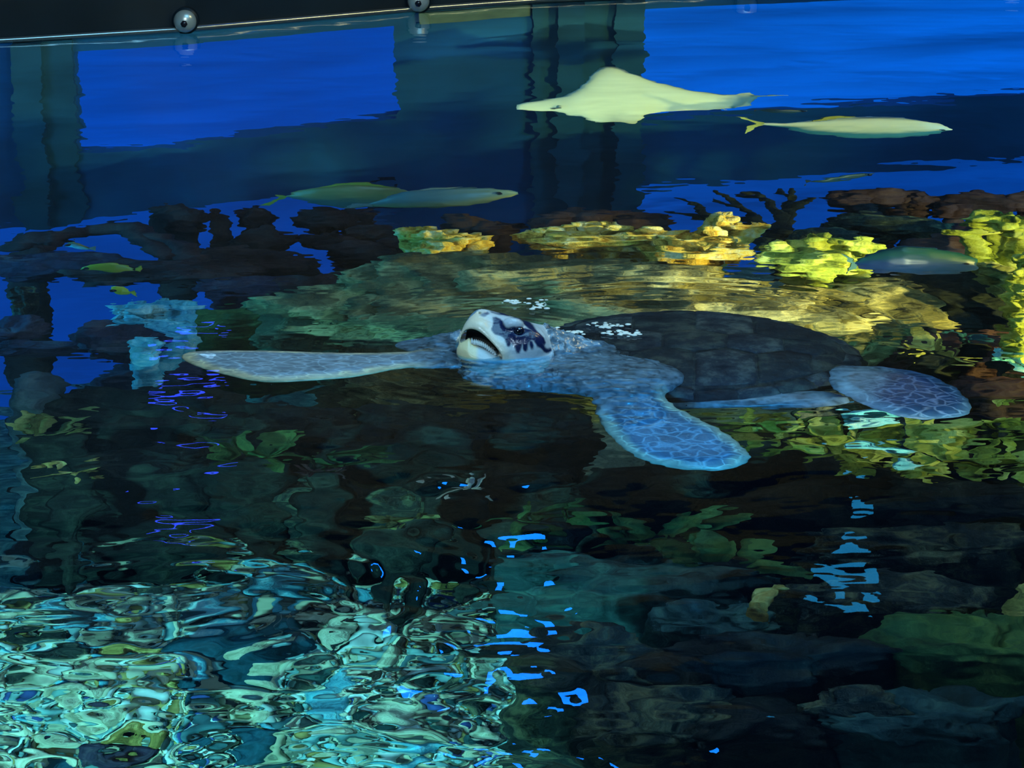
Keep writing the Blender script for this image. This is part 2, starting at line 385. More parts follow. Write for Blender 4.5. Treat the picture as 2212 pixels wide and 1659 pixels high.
hx = HC[0]
xs = axis([(-0.80 + .02, hx - .13, .0065), (hx - .13, hx + .125, .0026), (hx + .125, 1.18, .0075)]).astype(np.float32)
hy = HC[1]
ys = axis([(5.10, hy - .13, .0065), (hy - .13, hy + .12, .0026), (hy + .12, 6.36, .0075)]).astype(np.float32)
zs = axis([(-.46, -.09, .0075), (-.09, .125, .0027)]).astype(np.float32)
D = np.full((len(xs), len(ys), len(zs)), 0.05, np.float32)
def block(lo, hi, fn, k=0.0, sub=False):
    i0, i1 = np.searchsorted(xs, lo[0]), np.searchsorted(xs, hi[0]); j0, j1 = np.searchsorted(ys, lo[1]), np.searchsorted(ys, hi[1])
    k0, k1 = np.searchsorted(zs, lo[2]), np.searchsorted(zs, hi[2])
    P = np.stack(np.meshgrid(xs[i0:i1], ys[j0:j1], zs[k0:k1], indexing='ij'), -1).astype(np.float32); d = fn(P).astype(np.float32)
    B = D[i0:i1, j0:j1, k0:k1]
    if sub: B[...] = -smin(-B, d, k) if k else np.maximum(B, -d)
    else: B[...] = smin(B, d, k) if k else np.minimum(B, d)
def add(fn, c, r, k, sub=False):
    c = np.array(c); r = np.array(r if hasattr(r, '__len__') else (r, r, r)); block(c - r, c + r, fn, k, sub)
# trunk under the shell, shoulders, neck
add(lambda P: ell(P, TC + [0, -.02, -.075], (.37, .29, .085)), TC + [0, 0, -.07], (.45, .4, .16), .02)
sh = under(1335, 815, .09); add(lambda P: ell(P, sh, (.15, .13, .06)), sh, (.25, .22, .14), .04)
sh2 = under(1000, 760, .07); add(lambda P: ell(P, sh2 + [.1, .05, -.03], (.16, .12, .06)), sh2 + [.1, .05, -.03], (.25, .22, .14), .04)
n0_ = H(1150, 775, .03); n1_ = H(1270, 800, .06)
add(lambda P: cone(P, n0_, n1_, .082, .066), (n0_ + n1_) / 2, (.2, .18, .14), .03)
n2_ = under(1180, 800, .10); add(lambda P: ell(P, n2_, (.20, .13, .08)), n2_, (.28, .22, .16), .05)
sd_ = under(1610, 862, .20); add(lambda P: ell(P, sd_, (.24, .06, .035)), sd_, (.3, .15, .1), .05)
# folds of skin beside the head, above the far flipper
f0 = H(968, 768, .11); add(lambda P: ell(P, f0, (.055, .06, .034)), f0, .12, .02)
f1 = H(1000, 745, .11); add(lambda P: ell(P, f1, (.045, .05, .03)), f1, .12, .02)
f2 = H(948, 742, .12); add(lambda P: ell(P, f2, (.013, .03, .011)), f2, .06, .012)
f3 = H(915, 780, .10); add(lambda P: ell(P, f3, (.07, .05, .02)), f3, .12, .02)
for fl, c, r in ((far_flip, far_flip.o + far_flip.e1 * .3, (.42, .3, .12)), (near_flip, near_flip.o + near_flip.e1 * .2, (.34, .34, .26)), (rear_flip, rear_flip.o + rear_flip.e1 * .15, (.32, .3, .2))):
    add(fl.sd, c, r, .02)
# skull
Rh = np.stack([ha, hc, hb], 1)
hr = (.15, .15, .15)
add(lambda P: ell(P, H(1092, 762, .0), (.094, .080, .082), Rh), HC, hr, .02)
add(lambda P: ell(P, H(1062, 722, -.005), (.058, .050, .050), Rh), HC, hr, .02)      # snout and crown
add(lambda P: cone(P, H(1035, 692, -.022), H(1006, 735, -.040), .017, .016), HC, hr, .028)   # keel of the upper beak
add(lambda P: cone(P, H(1045, 700, -.012), H(1028, 712, -.040), .026, .020), HC, hr, .02)
add(lambda P: cone(P, H(1040, 712, -.050), H(1082, 762, -.066), .015, .018), HC, hr, .016)   # cheek edge of the beak
add(lambda P: ell(P, H(1140, 745, -.035), (.045, .045, .04), Rh), HC, hr, .02)       # cheek
add(lambda P: ell(P, H(1108, 702, -.052), (.024, .020, .017), Rh), HC, hr, .008)     # brow
add(lambda P: ell(P, H(1122, 728, -.064), (.020, .014, .009), Rh), HC, hr, .008)     # lower lid
add(lambda P: ell(P, H(1121, 717, -.080), (.013, .014, .009), Rh), HC, hr, .004, sub=True)
add(lambda P: ell(P, H(1037, 678, -.034), (.0035, .008, .0028), Rh), HC, hr, .002, sub=True)  # nostrils
add(lambda P: ell(P, H(1051, 676, -.034), (.0035, .008, .0028), Rh), HC, hr, .002, sub=True)
# open mouth
arch = smooth_poly([(990, 755), (994, 738), (1000, 720), (1012, 711), (1030, 713), (1046, 724), (1061, 739), (1076, 755), (1090, 776), (1060, 800), (1000, 800)], 2)
def mouth(P):
    a, b, c = Hab(P); return np.maximum(poly2(a, b, arch) * PX, c - 0.0)
add(mouth, HC, hr, .003, sub=True)
# lower jaw
jaw = smooth_poly([(987, 764), (987, 752), (996, 741), (1008, 735), (1015, 729), (1021, 738), (1031, 745), (1046, 751), (1062, 760), (1076, 768), (1094, 786), (1088, 806), (1040, 806), (1000, 800), (990, 782)], 2)
def jawf(P):
    a, b, c = Hab(P); d2 = poly2(a, b, jaw) * PX
    cc = -.042 - .14 * (a - 1010) * PX; return np.maximum(np.abs(c - cc) - .030 * np.clip(-d2 / .030, 0, 1) ** .5 - .002, d2) * .8
add(jawf, HC, hr, .006)
add(lambda P: ell(P, H(1070, 795, -.005), (.075, .06, .030), Rh), HC, hr, .02)       # throat
tv, tf = surface_nets(xs, ys, zs, D)
# wrinkled skin: push along the normals away from the beak
def vnormals(v, f):
    n = np.cross(v[f[:, 2]] - v[f[:, 0]], v[f[:, 3]] - v[f[:, 1]]); N = np.zeros_like(v)
    for k in range(4): np.add.at(N, f[:, k], n)
    return N / (np.linalg.norm(N, axis=1, keepdims=True) + 1e-12)
def relax(v, f, it=2):
    for _ in range(it):
        A = np.zeros_like(v); c = np.zeros(len(v))
        for k in range(4):
            np.add.at(A, f[:, k], v[f[:, (k + 1) % 4]]); np.add.at(A, f[:, k], v[f[:, (k + 3) % 4]]); np.add.at(c, f[:, k], 2)
        v = v * .5 + .5 * A / np.maximum(c, 1)[:, None]
    return v
tv = relax(tv, tf, 2); N = vnormals(tv, tf)
a, b, c = Hab(tv)
beakness = sm(1075, 1045, a + (b - 720) * -.55) * (c < .03) * (a > 960) * (b > 650) * (b < 815)
inhead = (np.hypot(a - 1088, b - 762) < 104) & (np.abs(c) < .13)
wr = 1.0 * (1 - beakness) * (a > 900) * (a < 1420) * (tv[:, 2] > -.16)
tv = tv + N * (((1 - np.abs(vnoise(tv * [38, 50, 38]))) ** 3 * .009 + (1 - np.abs(vnoise(tv * 80))) ** 2 * .004 - .004) * wr * np.where(inhead, .12, 1.0))[:, None]
# pigment, fixed to the animal
cream = np.array([.74, .68, .50]); pale = np.array([.50, .58, .62]); dark = np.array([.006, .014, .06]); grey = np.array([.15, .24, .31])
colr = np.tile(grey, (len(tv), 1))
nz = np.clip(1 + .35 * vnoise(tv * 30) + .55 * vnoise(tv * [70, 110, 70]) + .25 * vnoise(tv * 160), .25, 2.2)[:, None]
colr = colr * nz
hd = inhead[:, None]; colr = np.where(hd, pale, colr)
bk = sm(1092, 1050, a + (b - 720) * -.62)[:, None]; colr = np.where(hd, colr * (1 - bk) + cream * bk, colr)
wa, wb = vnoise(tv * 60) * 4, vnoise(tv * 60 + 50) * 4
def patch(poly, cl, soft=2.5, mask=inhead):
    global colr
    d = poly2((a + wa).astype(np.float32), (b + wb).astype(np.float32), smooth_poly(poly, 1)); w = (sm(soft, -soft, d) * mask)[:, None]; colr = colr * (1 - w) + np.array(cl) * w
patch(crop([(690, 262), (745, 290), (765, 335), (800, 355), (850, 335), (920, 350), (960, 380), (1000, 440), (985, 470), (945, 425), (925, 445), (918, 505), (885, 505), (875, 440), (865, 525), (833, 520), (822, 440), (795, 475), (765, 462), (740, 395), (690, 385), (660, 350), (680, 310)]), dark)
patch(crop([(650, 200), (700, 205), (800, 225), (900, 270), (975, 350), (1040, 440), (1020, 470), (960, 390), (905, 330), (880, 300), (800, 262), (760, 262), (700, 245), (660, 232)]), dark)
patch(crop([(955, 400), (990, 410), (1030, 470), (1085, 500), (1060, 530), (1010, 500), (975, 470)]), dark)
patch(crop([(590, 245), (640, 225), (665, 250), (640, 262), (610, 262)]), (.12, .13, .18), 3)
patch(crop([(930, 430), (955, 440), (965, 480), (945, 490), (930, 470)]), dark)
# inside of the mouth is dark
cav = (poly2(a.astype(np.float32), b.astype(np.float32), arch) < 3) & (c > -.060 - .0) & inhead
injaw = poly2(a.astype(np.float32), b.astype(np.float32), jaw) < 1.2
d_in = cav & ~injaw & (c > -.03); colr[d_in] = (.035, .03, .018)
jm = injaw & inhead & (c < .0) & (b > 728); jt = sm(1026, 1038, a)[:, None]
jc = np.array([.80, .68, .38]) * (1 - jt) + np.array([.50, .58, .58]) * jt; colr = np.where(jm[:, None], jc, colr)
# flippers: pale rims, blue-grey scaled faces
def flipcol(fl, inner, rim, up=True):
    global colr
    u, v, w = fl.uvw(tv.astype(np.float32)); d2 = poly2(u, v, fl.poly); on = (np.abs(w) < .035) & (d2 < .01)
    e = sm(-.040, -.006, d2 + vnoise(tv * 40) * .008)[:, None]; cc = np.array(inner) * (1 - e) + np.array(rim) * e
    return on, cc
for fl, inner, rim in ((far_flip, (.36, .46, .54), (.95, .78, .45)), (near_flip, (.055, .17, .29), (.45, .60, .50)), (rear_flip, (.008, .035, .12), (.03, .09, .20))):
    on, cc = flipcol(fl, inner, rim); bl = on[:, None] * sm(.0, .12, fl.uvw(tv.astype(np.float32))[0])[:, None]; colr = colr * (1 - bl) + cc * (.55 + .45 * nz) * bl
uw = sm(-.003, -.02, tv[:, 2])[:, None] * hd; colr = colr * (1 - uw) + np.array([.13, .34, .44]) * nz * uw  # water's blue tint painted into the head colour below the waterline
m_skin, nt, b_s = mat('turtle_skin', 0.27, 0.5)
at = nt.nodes.new('ShaderNodeAttribute'); at.attribute_name = 'pigment'
# net of paler lines between the scales
gm = nt.nodes.new('ShaderNodeNewGeometry'); vo = nt.nodes.new('ShaderNodeTexVoronoi'); vo.feature = 'DISTANCE_TO_EDGE'; vo.inputs['Scale'].default_value = 1.0
mp = nt.nodes.new('ShaderNodeMapping'); mp.inputs['Rotation'].default_value = (0, 0, .6); mp.inputs['Scale'].default_value = (26, 48, 26)
nt.links.new(gm.outputs['Position'], mp.inputs[0]); nt.links.new(mp.outputs[0], vo.inputs['Vector'])
lines = ramp(nt, vo.outputs[0], [(0.01, (1, 1, 1)), (0.12, (0, 0, 0))])
wn = nt.nodes.new('ShaderNodeTexNoise'); wn.inputs['Scale'].default_value = 22
nt.links.new(gm.outputs['Position'], wn.inputs['Vector']); va_ = nt.nodes.new('ShaderNodeVectorMath'); va_.operation = 'MULTIPLY_ADD'; va_.inputs[1].default_value = (.9, .9, .9)
nt.links.new(wn.outputs['Color'], va_.inputs[0]); nt.links.new(mp.outputs[0], va_.inputs[2]); nt.links.new(va_.outputs[0], vo.inputs['Vector'])
at2 = nt.nodes.new('ShaderNodeAttribute'); at2.attribute_name = 'scaly'
mul = nt.nodes.new('ShaderNodeMath'); mul.operation = 'MULTIPLY'; nt.links.new(lines, mul.inputs[0]); nt.links.new(at2.outputs['Fac'], mul.inputs[1])
mx = nt.nodes.new('ShaderNodeMix'); mx.data_type = 'RGBA'; nt.links.new(mul.outputs[0], mx.inputs[0]); nt.links.new(at.outputs['Color'], mx.inputs[6])
vs = nt.nodes.new('ShaderNodeVectorMath'); vs.operation = 'MULTIPLY_ADD'; vs.inputs[1].default_value = (2.4, 2.4, 2.2); vs.inputs[2].default_value = (.05, .06, .06); nt.links.new(at.outputs['Color'], vs.inputs[0]); nt.links.new(vs.outputs[0], mx.inputs[7])
nt.links.new(mx.outputs[2], b_s.inputs['Base Color'])
nb = nt.nodes.new('ShaderNodeTexNoise'); nb.inputs['Scale'].default_value = 160; nt.links.new(gm.outputs['Position'], nb.inputs['Vector'])
bp = nt.nodes.new('ShaderNodeBump'); bp.inputs['Strength'].default_value = 0.25; bp.inputs['Distance'].default_value = 0.003; nt.links.new(nb.outputs[0], bp.inputs['Height']); nt.links.new(bp.outputs[0], b_s.inputs['Normal'])
turtle = obj('sea_turtle', mesh('sea_turtle', tv, tf, m_skin, attr=colr), label='large sea turtle lifting its open-mouthed head out of the water', cat='turtle')
sc_ = np.zeros(len(tv))
for fl, s_ in ((near_flip, .8), (rear_flip, 1.0), (far_flip, .5)):
    u, v, w = fl.uvw(tv.astype(np.float32)); d2 = poly2(u, v, fl.poly)
    sc_ = np.maximum(sc_, s_ * (np.abs(w) < .035) * sm(-.006, -.022, d2) * sm(.02, .12, u))
aa = turtle.data.attributes.new('scaly', 'FLOAT', 'POINT'); aa.data.foreach_set('value', sc_.astype(np.float32))
# eyeball and serrated jaw edge
eb = MB(); v, f = ICO[3]; R3 = Rh
eb.add([H(1121, 717, -.0655) + Rh @ (q * np.array([.0125, .0125, .0115])) for q in v], f)
eye = obj('eye', eb.mesh('eye', plain('eye_dark', (.006, .008, .02), .05, .8, 0, .1)), turtle)
eb = MB(); eb.add([H(1120, 718, -.0765) + Rh @ (q * np.array([.0055, .0015, .0055])) for q in ICO[2][0]], ICO[2][1])
obj('pupil', eb.mesh('pupil', plain('pupil_black', (.002, .002, .003), .03, .9, 0, .1)), eye)
m_horn = plain('horn', (.66, .70, .66), .3, .5, 0, .15, 60)
jl = [(1021, 739), (1026, 741), (1030, 741), (1034, 742), (1038, 743), (1042, 744), (1046, 746), (1050, 748), (1054, 751), (1058, 754), (1062, 757), (1066, 760), (1070, 764)]
for i, (jx, jy) in enumerate(jl):
    cc = -.056 - .14 * (jx - 1010) * PX; t = MB(); hgt = 10 - .25 * i
    base, top = H(jx, jy + 5, cc), H(jx - .6, jy - hgt + 2, cc + .004)
    t.tube([base, base * .5 + top * .5, top], [.0042, .003, .0005], 6)
    obj('jaw_serration', t.mesh('jaw_serration', m_horn), turtle)
# ---- carapace: dome with scutes
AX, AY = .405, .345
m_shell = reef_mat((.008, .012, .02), (.022, .035, .045), (.10, .12, .10), 9.0, 0.4)
m_shell2 = reef_mat((.010, .016, .03), (.035, .05, .065), (.13, .16, .15), 14.0, 0.4)
def dome(u, v):
    r2 = np.clip((u / AX) ** 2 + (v / AY) ** 2, 0, 1.05); return .125 * np.sqrt(np.clip(1 - r2, 0, 1)) ** .9 - .012 + .008 * np.exp(-(v / .05) ** 2) * (1 - r2)
RT = math.radians(-4); cr_, sr_ = math.cos(RT), math.sin(RT)
TB = TC + np.array([0, 0.0, -.035])
def shell_pt(u, v, lift=0.0):
    w_ = 1 - .16 * np.clip(u / AX, 0, 1) ** 2; vv = v * w_
    return np.array([TB[0] + u * cr_ - vv * sr_, TB[1] + u * sr_ + vv * cr_, TB[2] + float(dome(u, v)) + lift - .05 * max(0, u / AX) * .4])
def shell_sheet(us, vs, th=None):
    pass
nr, na = 14, 72; V = [shell_pt(0, 0)]; Fc = []
for i in range(1, nr + 1):
    for k in range(na):
        t = 2 * math.pi * k / na; r = i / nr; V.append(shell_pt(AX * r * math.cos(t), AY * r * math.sin(t)))
for k in range(na): V.append(shell_pt(AX * .9 * math.cos(2 * math.pi * k / na), AY * .9 * math.sin(2 * math.pi * k / na)) * [1, 1, 0] + np.array([0, 0, TB[2] - .05]))
for k in range(na): Fc.append((0, 1 + k, 1 + (k + 1) % na))
for i in range(nr):
    for k in range(na): a_ = 1 + i * na + k; b2 = 1 + i * na + (k + 1) % na; Fc.append((a_, a_ + na, b2 + na, b2))
cara = obj('carapace', mesh('carapace', V, Fc, m_shell), turtle, label='dark domed shell just under the surface')
def scute(poly, m, lift=.009):
    P = np.array(poly, float); c = P.mean(0); n = len(P); Q = []
    for i in range(n):                                  # subdivide edges
        A, B = P[i], P[(i + 1) % n]
        for t in (0, 1 / 3, 2 / 3): Q.append(A + (B - A) * t)
    Q = np.array(Q); n = len(Q); V = []; Fc = []
    for s_, l in ((.965, 0.001), (.93, lift * .6), (.80, lift), (.45, lift * 1.15)):
        for q in Q: u, v = c + (q - c) * s_; V.append(shell_pt(u, v, l))
    V.append(shell_pt(c[0], c[1], lift * 1.3))
    for r in range(3):
        for k in range(n): Fc.append((r * n + k, r * n + (k + 1) % n, (r + 1) * n + (k + 1) % n, (r + 1) * n + k))
    for k in range(n): Fc.append((3 * n + k, 3 * n + (k + 1) % n, 4 * n))
    obj('scute', mesh('scute', V, Fc, m), cara)
VU = [-.355, -.225, -.075, .075, .21, .34]; HWD = [.055, .085, .095, .09, .075, .035]
for i in range(5):
    u0, u1 = VU[i], VU[i + 1]; um = (u0 + u1) / 2; w0, w1 = HWD[i] * .62, HWD[i + 1] * .62; wm_ = (HWD[i] + HWD[i + 1]) / 2
    scute([(u0, -w0), (um, -wm_), (u1, -w1), (u1, w1), (um, wm_), (u0, w0)], m_shell2 if i % 2 else m_shell)
def rim(u, k=.86): return AY * k * math.sqrt(max(0, 1 - (u / (AX * k)) ** 2))
CU = [-.29, -.15, 0, .142, .275]; 
for s_ in (-1, 1):
    for i in range(4):
        u0, u1 = CU[i], CU[i + 1]; um = VU[i + 1] if i < 4 else (u0 + u1) / 2
        wa_ = (HWD[i] + HWD[i + 1]) / 2; wb_ = (HWD[i + 1] + HWD[i + 2]) / 2
        scute([(u0, s_ * wa_), (VU[i + 1], s_ * HWD[i + 1] * .62), (u1, s_ * wb_), (u1, s_ * rim(u1)), ((u0 + u1) / 2, s_ * rim((u0 + u1) / 2)), (u0, s_ * rim(u0))][::s_], m_shell if i % 2 else m_shell2)
for i in range(24):
    t0, t1 = 2 * math.pi * i / 24, 2 * math.pi * (i + 1) / 24
    P = [(AX * r * math.cos(t), AY * r * math.sin(t)) for r, t in ((.875, t0), (.985, t0), (.985, t1), (.875, t1))]
    scute(P, m_shell2 if i % 2 else m_shell, .005)
# plastron
V = []; Fc = []; nr = 6; na = 40
for i in range(nr + 1):
    for k in range(na):
        r = i / nr; t = 2 * math.pi * k / na; V.append(TB + [AX * .88 * r * math.cos(t) - .02, AY * .8 * r * math.sin(t), -.115 + .05 * r ** 3])
for i in range(nr):
    for k in range(na): Fc.append((i * na + k, i * na + (k + 1) % na, (i + 1) * na + (k + 1) % na, (i + 1) * na + k))
obj('plastron', mesh('plastron', V, Fc, plain('plastron_cream', (.55, .52, .38), .5)), turtle, label='pale flat belly plate')
# lamp glints on the splash water beside the head, modelled as white flecks
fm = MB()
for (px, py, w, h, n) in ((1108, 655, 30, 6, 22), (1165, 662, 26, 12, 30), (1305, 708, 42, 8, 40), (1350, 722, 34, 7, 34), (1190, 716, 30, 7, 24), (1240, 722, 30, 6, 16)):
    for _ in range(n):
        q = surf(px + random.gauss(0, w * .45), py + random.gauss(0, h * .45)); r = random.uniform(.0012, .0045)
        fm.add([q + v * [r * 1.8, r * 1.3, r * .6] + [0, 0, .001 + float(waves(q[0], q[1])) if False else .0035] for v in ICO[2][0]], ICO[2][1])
fo = obj('glint', fm.mesh('glint', plain('glint_white', (.75, .8, .72), .2, .6)), label='white glints on splash water, modelled as flecks behind the head of the turtle', cat='glint', kind='stuff')
# ------------------------------------------------------------------ reef builders
M_black = reef_mat((.003, .004, .005), (.010, .013, .012), (.035, .04, .03), 9.0, .5)
M_dark = reef_mat((.005, .008, .008), (.025, .034, .03), (.15, .15, .08), 12.0, .6)
M_redbrown = reef_mat((.022, .010, .012), (.055, .024, .026), (.10, .05, .045), 6.0, .4)
M_purple = reef_mat((.012, .010, .022), (.035, .028, .055), (.09, .07, .09), 7.0, .4)
M_olive = reef_mat((.03, .035, .012), (.20, .20, .06), (.52, .48, .16), 8.0, .5)
M_mound = reef_mat((.05, .05, .03), (.17, .15, .07), (.60, .50, .22), 7.0, .8)
M_gold = reef_mat((.40, .17, .01), (.95, .60, .10), (1.0, .90, .50), 16.0, .6)
M_lime = reef_mat((.06, .08, .01), (.38, .42, .06), (.75, .75, .20), 10.0, .5)
M_green = reef_mat((.01, .03, .012), (.04, .10, .03), (.12, .20, .05), 8.0, .4)
M_teal = reef_mat((.006, .02, .02), (.02, .06, .065), (.06, .14, .12), 7.0, .5)
M_sand = reef_mat((.30, .28, .18), (.60, .56, .38), (.85, .80, .58), 14.0, .4)
M_ochre = reef_mat((.10, .07, .02), (.40, .28, .07), (.75, .62, .22), 12.0, .4)
M_blue = reef_mat((.004, .03, .04), (.008, .06, .09), (.015, .11, .16), 9.0, .3)
M_cyan = reef_mat((.05, .25, .35), (.15, .55, .65), (.6, .85, .8), 12.0, .4)
M_grey = reef_mat((.02, .03, .04), (.05, .07, .09), (.12, .15, .16), 8.0, .4)
M_pale = reef_mat((.20, .19, .12), (.45, .43, .30), (.70, .66, .48), 9.0, .4)
M_pink = reef_mat((.40, .18, .14), (.65, .36, .28), (.8, .6, .45), 14.0, .3)
def bedz(x, y): return float(seabed(np.array([x]), np.array([y]))[0])
def dims(px, py, w, h, depth):
    P = under(px, py, depth); return P, w * .5 * scale_x(P), h * .5 / kv(py)
_seed = [0]
def rest_depth(px, py):
    d = 1.4
    for _ in range(6): P = under(px, py, d); d = -bedz(P[0], P[1]) - .03
    return d
def boulder(name, px, py, w, h, depth, m, label, cat, rough=.35, sub=5, ridges=0.0, ground=True, freq=1.6, flat=1.0):
    _seed[0] += 1
    if depth is None: depth = rest_depth(px, py)
    P, a, t = dims(px, py, w, h, depth); b_, c_ = t * .72, t * .68 * flat
    v, f = ICO[sub]; sd_ = _seed[0] * 11.7
    q = v.copy(); n = fbm(q * freq + sd_, 5, .55); rg = 1 - np.abs(vnoise(q * 5 + sd_)) * 2
    q = q * (1 + rough * n + ridges * rg * .3)[:, None]
    q = np.sign(q) * np.abs(q) ** .92
    V = q * np.array([a, b_, c_])
    if ground:
        dz = P[2] - bedz(P[0], P[1]) + .10
        s = max(1.0, dz / (c_ * 1.1)); V[:, 2] = np.where(V[:, 2] < 0, V[:, 2] * s, V[:, 2])
        base = V[:, 2].min(); V[:, 2] -= base; P = P + [0, 0, base]
    return obj(name, mesh(name, V, f, m), None, P, label, cat)
def lobes(name, spec, depth, m, label, cat, rough=.3, sub=4, stem=True):
    """a coral grown as lobes on one foot; each lobe given by where it stands"""
    _seed[0] += 1; mb = []; fs = []; n = 0; cs = [under(p[0], p[1], depth) for p in spec]; foot = np.mean(cs, 0); bz = bedz(foot[0], foot[1])
    root = bpy.data.objects.new(name, None); COL.objects.link(root); root.location = (foot[0], foot[1], bz); root['label'] = label; root['category'] = cat
    R0 = np.array([foot[0], foot[1], bz])
    for i, (px, py, w, h) in enumerate(spec):
        P, a, t = dims(px, py, w, h, depth); v, f = ICO[sub]
        nn = fbm(v * 1.9 + i * 5.1 + _seed[0] * 3, 4); V = v * (1 + rough * nn)[:, None] * np.array([a, t * .6, t * .78])
        obj('lobe', mesh('lobe', V + (P - R0), f, m), root)
    if stem:
        k = MB()
        for P in cs: k.tube([P - R0, (P - R0) * [.5, .5, .45], np.zeros(3)], [.035, .045, .08], 8)
        obj('stalk', k.mesh('stalk', m), root)
    return root
def branchy(name, paths, depth, m, label, cat, r0=.03, r1=.012, flat=.6, knob=.0):
    root = bpy.data.objects.new(name, None); COL.objects.link(root)
    P0 = under(*paths[0][0], depth); R0 = np.array([P0[0], P0[1], bedz(P0[0], P0[1])]); root.location = tuple(R0); root['label'] = label; root['category'] = cat
    for i, path in enumerate(paths):
        pts = [under(a, b, depth + (.05 * math.sin(i * 2.1 + j))) - R0 for j, (a, b) in enumerate(path)]
        if i == 0: pts = [np.zeros(3)] + pts
        fine = []
        for A, B in zip(pts[:-1], pts[1:]):
            for t in (0, .25, .5, .75): fine.append(A + (B - A) * t)
        fine.append(pts[-1]); L = len(fine); fine = [p + .012 * vnoise(p * 14 + i) for p in fine]
        rr = [(r0 + (r1 - r0) * j / (L - 1)) * (1 + knob * vnoise(np.array([j * .9, i * 3.3, 1.0]))) for j in range(L)]
        rr[-1] *= .5; k = MB(); k.tube(fine, rr, 9, flat); obj('branch', k.mesh('branch', m), root)
    return root
def frond_mesh(name, L, w, m, bend):
    mb = MB(); n = 7; V = []; Fc = []
    for i in range(n):
        t = i / (n - 1); ww = w * math.sin(math.pi * (.12 + .86 * t)) ** .7; z = L * t * (1 - .25 * bend * t); x = L * bend * t * t * .7
        for s_, dz in ((-1, 0), (-.4, .12 * ww), (.4, .12 * ww), (1, 0)): V.append((x, s_ * ww * (1 + .15 * math.sin(9 * t)), z + dz))
    for i in range(n - 1):
        for k in range(3): Fc.append((i * 4 + k, i * 4 + k + 1, i * 4 + k + 5, i * 4 + k + 4))
    n0 = len(V); V += [(x + .004, y, z + .002) for x, y, z in V]; Fc += [tuple(q + n0 for q in f[::-1]) for f in Fc]
    mb.add(V, Fc); return mb.mesh(name, m)
def leafy(name, px, py, w, h, depth, m, label, cat, n=16):
    P, a, t = dims(px, py, w, h, depth); root = bpy.data.objects.new(name, None); COL.objects.link(root)
    root['label'] = label; root['category'] = cat; base = P - [0, 0, t * .5]; root.location = tuple(base)
    ms = [frond_mesh('frond', t * 1.25, min(a, t) * .30, m, b_) for b_ in (.5, .9, 1.3)]
    dz = base[2] - bedz(base[0], base[1])
    st_ = MB(); v, f = ICO[3]; nn = fbm(v * 2 + px, 3); st_.add([(q * (1 + .3 * k)) * [a * .75, t * .55, t * .35] if q[2] > 0 else (q * (1 + .3 * k)) * [a * .75, t * .55, max(dz, .05)] for q, k in zip(v, nn)], f)
    obj('holdfast', st_.mesh('holdfast', M_black), root)
    for i in range(n):
        o = obj('frond', ms[i % 3], root); an = random.uniform(0, 6.28); r = random.uniform(.1, .75)
        o.location = (math.cos(an) * a * r, math.sin(an) * t * .5 * r, random.uniform(0, .04)); s_ = random.uniform(.6, 1.1); o.scale = (s_ * 1.2, s_, s_)
        o.rotation_euler = (random.uniform(-.4, .4), random.uniform(-.2, .7), an + random.uniform(-.5, .5))
    return root
def sliced(name, table, depth, m, label, cat, thick=.35, nrm=(0, -1, 0), pig=None, bow=0.0):
    """an animal's body lofted through upright slices; columns give its upper and lower edge"""
    t = np.array(table, float); xs_ = np.linspace(t[0, 0], t[-1, 0], 44); tp = np.interp(xs_, t[:, 0], t[:, 1]); bt = np.interp(xs_, t[:, 0], t[:, 2])
    ker = np.array([.25, .5, .25]); 
    for _ in range(1): tp[1:-1] = np.convolve(tp, ker, 'valid'); bt[1:-1] = np.convolve(bt, ker, 'valid')
    mid = under((xs_[0] + xs_[-1]) / 2, float(np.mean((tp + bt) / 2)), depth); nrm = np.array(nrm, float); nrm /= np.linalg.norm(nrm)
    V = []; C = []; K = 16; Fc = []
    for x, a_, b_ in zip(xs_, tp, bt):
        A = under_plane(x, a_, mid, nrm); B = under_plane(x, b_, mid, nrm); c = (A + B) / 2; u = (A - B) / 2; hgt = np.linalg.norm(u) + 1e-6
        for k in range(K):
            q = 2 * math.pi * k / K; V.append(c + u * math.cos(q) + nrm * math.sin(q) * min(hgt, .12) * thick + nrm * bow * abs(math.cos(q)) ** 2 * hgt); C.append((math.cos(q), math.sin(q), (x - xs_[0]) / (xs_[-1] - xs_[0])))
    n = len(xs_)
    for i in range(n - 1):
        for k in range(K): Fc.append((i * K + k, (i + 1) * K + k, (i + 1) * K + (k + 1) % K, i * K + (k + 1) % K))
    Fc.append(tuple(range(K))); Fc.append(tuple((n - 1) * K + k for k in range(K - 1, -1, -1)))
    C = np.array(C); at_ = pig(C) if pig else None
    o = obj(name, mesh(name, np.array(V) - mid, Fc, m, attr=at_), None, mid, label, cat)
    return o, mid, nrm
def fin(root, mid, nrm, pix, name, m, th=.006):
    P = [under_plane(a, b, mid, nrm) - mid for a, b in pix]; n = len(P)
    V = [p + nrm * th for p in P] + [p - nrm * th for p in P]
    F_ = [tuple(range(n)), tuple(range(2 * n - 1, n - 1, -1))] + [(i, n + i, n + (i + 1) % n, (i + 1) % n) for i in range(n)]
    return obj(name, mesh(name, V, F_, m, smooth=False), root)
def ball(root, mid, nrm, px, py, r, name, m, off):
    P = under_plane(px, py, mid, nrm) - mid + nrm * off; return obj(name, mesh(name, ICO[2][0] * [r, r, r] + P, ICO[2][1], m), root)
def pigm(name, rough=.35):
    m, nt, b = mat(name, rough, .4); a = nt.nodes.new('ShaderNodeAttribute'); a.attribute_name = 'pigment'; nt.links.new(a.outputs['Color'], b.inputs['Base Color']); return m
M_fish = pigm('fish_skin'); M_eye = plain('fish_eye', (.01, .01, .015), .1, .7, 0, .1)
